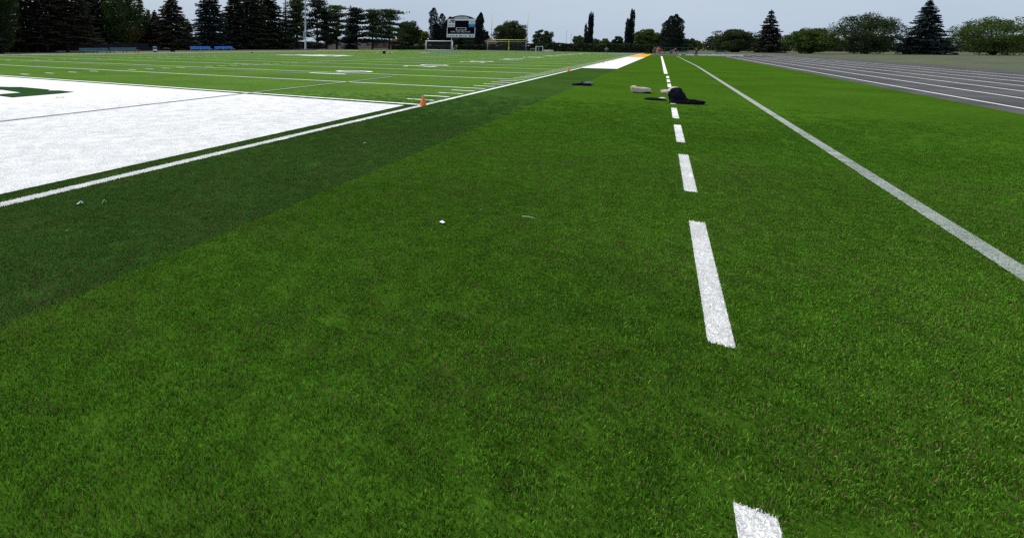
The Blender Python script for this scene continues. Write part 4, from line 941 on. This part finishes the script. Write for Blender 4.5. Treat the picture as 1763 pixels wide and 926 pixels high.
def person(px, by, hp, label, shirt, shorts, hair, skin=(.42, .24, .17), pose=None, rz=0.0, long_legs=False, wide=1.2, shoe=(.5, .5, .5)):
    o, k = base('person', label, 'person', px, by); o.rotation_euler.z += rz; H = hp*k
    J = dict(pelvis=(0, 0, .53), waist=(0, 0, .62), chest=(0, 0, .74), neck=(0, 0, .845), head=(0, -.005, .90), crown=(0, 0, .975),
             shL=(-.105, 0, .805), elL=(-.15, .02, .65), wrL=(-.165, -.03, .50), haL=(-.168, -.04, .455), shR=(.105, 0, .805), elR=(.15, .02, .65), wrR=(.165, -.03, .50), haR=(.168, -.04, .455),
             hiL=(-.055, 0, .50), knL=(-.062, -.01, .28), anL=(-.065, .01, .045), toL=(-.068, -.085, .02), hiR=(.055, 0, .50), knR=(.062, -.01, .28), anR=(.065, .01, .045), toR=(.068, -.085, .02))
    if pose: J.update(pose)
    J = {a: (v[0]*H*wide, v[1]*H*wide, v[2]*H) for a, v in J.items()}
    R = dict(pelvis=.068, waist=.064, chest=.088, neck=.032, head=.050, crown=.036, shL=.042, elL=.028, wrL=.020, haL=.022, shR=.042, elR=.028, wrR=.020, haR=.022,
             hiL=.060, knL=.038, anL=.024, toL=.022, hiR=.060, knR=.038, anR=.024, toR=.022); R = {a: v*H for a, v in R.items()}
    E = [('pelvis', 'waist'), ('waist', 'chest'), ('chest', 'neck'), ('neck', 'head'), ('head', 'crown')]
    for s in 'LR': E += [('chest', 'sh'+s), ('sh'+s, 'el'+s), ('el'+s, 'wr'+s), ('wr'+s, 'ha'+s), ('pelvis', 'hi'+s), ('hi'+s, 'kn'+s), ('kn'+s, 'an'+s), ('an'+s, 'to'+s)]
    def fingers(b):
        for s in 'LR':
            h_ = Vector(J['ha'+s]); d = (h_ - Vector(J['wr'+s])).normalized(); sd = d.cross(Vector((0, 1, .1))).normalized()
            for i, ln in enumerate((.030, .038, .042, .038)):
                a = h_ + sd*((i - 1.5)*.010*H); b.tube([a, a + d*ln*H*.6, a + d*ln*H + Vector((0, -.008*H, 0))], [.006*H, .0055*H, .004*H], 5)
            a = h_ - d*.01*H; b.tube([a, a + sd*.022*H + d*.012*H, a + sd*.026*H + d*.028*H], [.007*H, .006*H, .0045*H], 5)
        f = Vector(J['head']); b.tube([f + Vector((0, -.046*H, .012*H)), f + Vector((0, -.062*H, -.002*H))], [.006*H, .011*H], 6)
        for s in (-1, 1): b.tube([f + Vector((s*.046*H, 0, .012*H)), f + Vector((s*.058*H, .006*H, .010*H))], [.014*H, .010*H], 6)
    msk = mat('skin', skin, .6, .05)
    skin_mesh('body', J, E, R, 'pelvis', msk, o, 1, fingers)
    sub = lambda ks: {a: J[a] for a in ks}
    lerp = lambda a, b, t: tuple(np.array(J[a])*(1 - t) + np.array(J[b])*t)
    Js = sub(('pelvis', 'waist', 'chest', 'shL', 'shR')); Js['neck'] = lerp('chest', 'neck', .75)
    Rs = {a: R[a]*1.16 for a in Js}; Rs['pelvis'] = R['pelvis']*1.45; Rs['waist'] = R['waist']*1.42; Rs['neck'] = R['neck']*1.35
    Es = [('pelvis', 'waist'), ('waist', 'chest'), ('chest', 'neck')]
    for s in 'LR': Js['sl'+s] = lerp('sh'+s, 'el'+s, .8); Rs['sl'+s] = R['el'+s]*1.5; Rs['sh'+s] = R['sh'+s]*1.15; Es += [('chest', 'sh'+s), ('sh'+s, 'sl'+s)]
    skin_mesh('shirt', Js, Es, Rs, 'pelvis', mat('shirt_cloth', shirt, .9, .12, 4), o)
    Jp = sub(('pelvis', 'hiL', 'hiR')); Rp = dict(pelvis=R['pelvis']*1.35, hiL=R['hiL']*1.2, hiR=R['hiR']*1.2); Ep = [('pelvis', 'hiL'), ('pelvis', 'hiR')]; Jp['wt'] = lerp('pelvis', 'waist', .5); Rp['wt'] = R['waist']*1.2; Ep.append(('pelvis', 'wt'))
    for s in 'LR':
        if long_legs: Jp['kn'+s] = J['kn'+s]; Rp['kn'+s] = R['kn'+s]*1.3; Jp['cu'+s] = lerp('kn'+s, 'an'+s, .9); Rp['cu'+s] = R['an'+s]*1.6; Ep += [('hi'+s, 'kn'+s), ('kn'+s, 'cu'+s)]
        else: Jp['cu'+s] = lerp('hi'+s, 'kn'+s, .85); Rp['cu'+s] = R['kn'+s]*1.5; Ep += [('hi'+s, 'cu'+s)]
    skin_mesh('trousers' if long_legs else 'shorts', Jp, Ep, Rp, 'pelvis', mat('trouser_cloth', shorts, .9, .12, 4), o)
    f = Vector(J['head']); c = Vector(J['crown']); ax = (c - f)
    MB().lump(f + ax*.35 + Vector((0, .012*H, 0)), (.058*H, .058*H, .062*H), .04, .15, seed=5, power=2).build('hair', mat('hair', hair, .7, .1), o, True)
    for s in (-1, 1): MB().lump(f + Vector((s*.020*H, -.050*H, .016*H)), (.007*H, .004*H, .005*H), .0, .9, seed=6, power=2, sub=2).build('eye', M_BLACK, o, True)
    for s in 'LR':
        a, t_ = Vector(J['an'+s]), Vector(J['to'+s]); cc = (a + t_)/2; d = t_ - a
        MB().lump((cc.x, cc.y, min(a.z, t_.z) - .022*H), (.030*H, .072*H, .036*H), .04, .6, math.atan2(d.y, d.x) + math.pi/2, seed=8, sub=3).build('shoe', mat('shoe', shoe, .6, .1), o, True)
    return o
RUN = dict(elL=(-.16, .06, .68), wrL=(-.13, -.10, .66), haL=(-.12, -.14, .68), elR=(.16, .10, .69), wrR=(.19, .04, .60), haR=(.20, 0, .60), knL=(-.06, -.10, .32), anL=(-.10, .05, .13), toL=(-.10, .00, .07), knR=(.06, .02, .28), anR=(.09, .08, .045), toR=(.09, .0, .02))
WIDE = dict(shL=(-.15, 0, .80), shR=(.15, 0, .80), elL=(-.27, .02, .70), elR=(.27, .02, .70), wrL=(-.17, -.05, .58), wrR=(.17, -.05, .58), haL=(-.13, -.06, .56), haR=(.13, -.06, .56), chest=(0, 0, .74))
BEND = dict(waist=(.06, 0, .62), chest=(.16, 0, .70), neck=(.25, 0, .76), head=(.30, -.01, .80), crown=(.35, 0, .86), shL=(.12, -.09, .74), shR=(.20, .09, .72), elL=(.16, -.12, .58), elR=(.26, .10, .56), wrL=(.20, -.12, .44), wrR=(.30, .08, .42), haL=(.21, -.13, .39), haR=(.31, .07, .37), knL=(-.08, -.05, .28), anL=(-.16, -.04, .045), toL=(-.10, -.06, .02), knR=(.08, .05, .27), anR=(.03, .05, .045), toR=(.10, .03, .02))
CROUCH = dict(pelvis=(.05, .02, .40), hiL=(.0, .02, .37), hiR=(.10, .02, .37), waist=(.02, 0, .50), chest=(-.04, -.03, .62), neck=(-.08, -.06, .73), head=(-.10, -.08, .78), crown=(-.12, -.08, .85), shL=(-.14, -.03, .67), shR=(.06, -.03, .70), elL=(-.20, -.10, .52), elR=(.10, -.12, .54), wrL=(-.16, -.18, .40), wrR=(.06, -.2, .42), haL=(-.15, -.2, .37), haR=(.04, -.22, .40), knL=(-.08, -.14, .30), anL=(-.06, .0, .045), toL=(-.08, -.08, .02), knR=(.16, -.12, .30), anR=(.14, .02, .045), toR=(.15, -.07, .02))
person(785.5, 86.8, 9.6, 'person in a khaki shirt and maroon shorts standing under the scoreboard', (.30, .28, .20), (.07, .025, .02), (.03, .02, .02), wide=1.3)
person(1043.5, 94.6, 13.6, 'person in a grey shirt and black shorts jogging in front of the hedge', (.20, .21, .23), (.012, .012, .014), (.03, .022, .018), pose=RUN, shoe=(.03, .03, .03))
person(1126.8, 95.8, 14.4, 'person in a navy shirt and black shorts beside the person in red', (.035, .038, .06), (.012, .012, .014), (.16, .15, .14), shoe=(.4, .35, .33))
person(1134.8, 95.7, 13.8, 'broad person in a bright red shirt with arms akimbo', (.52, .015, .03), (.16, .012, .02), (.035, .022, .018), pose=WIDE, wide=1.35)
person(1155.5, 95.6, 12.6, 'person in a grey blue shirt bending forwards', (.15, .16, .22), (.05, .05, .07), (.10, .08, .06), pose=BEND, long_legs=True)
person(1165.0, 95.6, 13.0, 'crouching person in a black shirt, cream shorts and pale cap', (.010, .009, .013), (.48, .43, .36), (.55, .50, .42), pose=CROUCH, wide=1.4)
person(1198.0, 99.3, 17.0, 'person in a dark navy shirt and trousers with white shoes near the track', (.022, .018, .06), (.015, .014, .035), (.02, .018, .02), long_legs=True, wide=1.3, shoe=(.6, .6, .6))
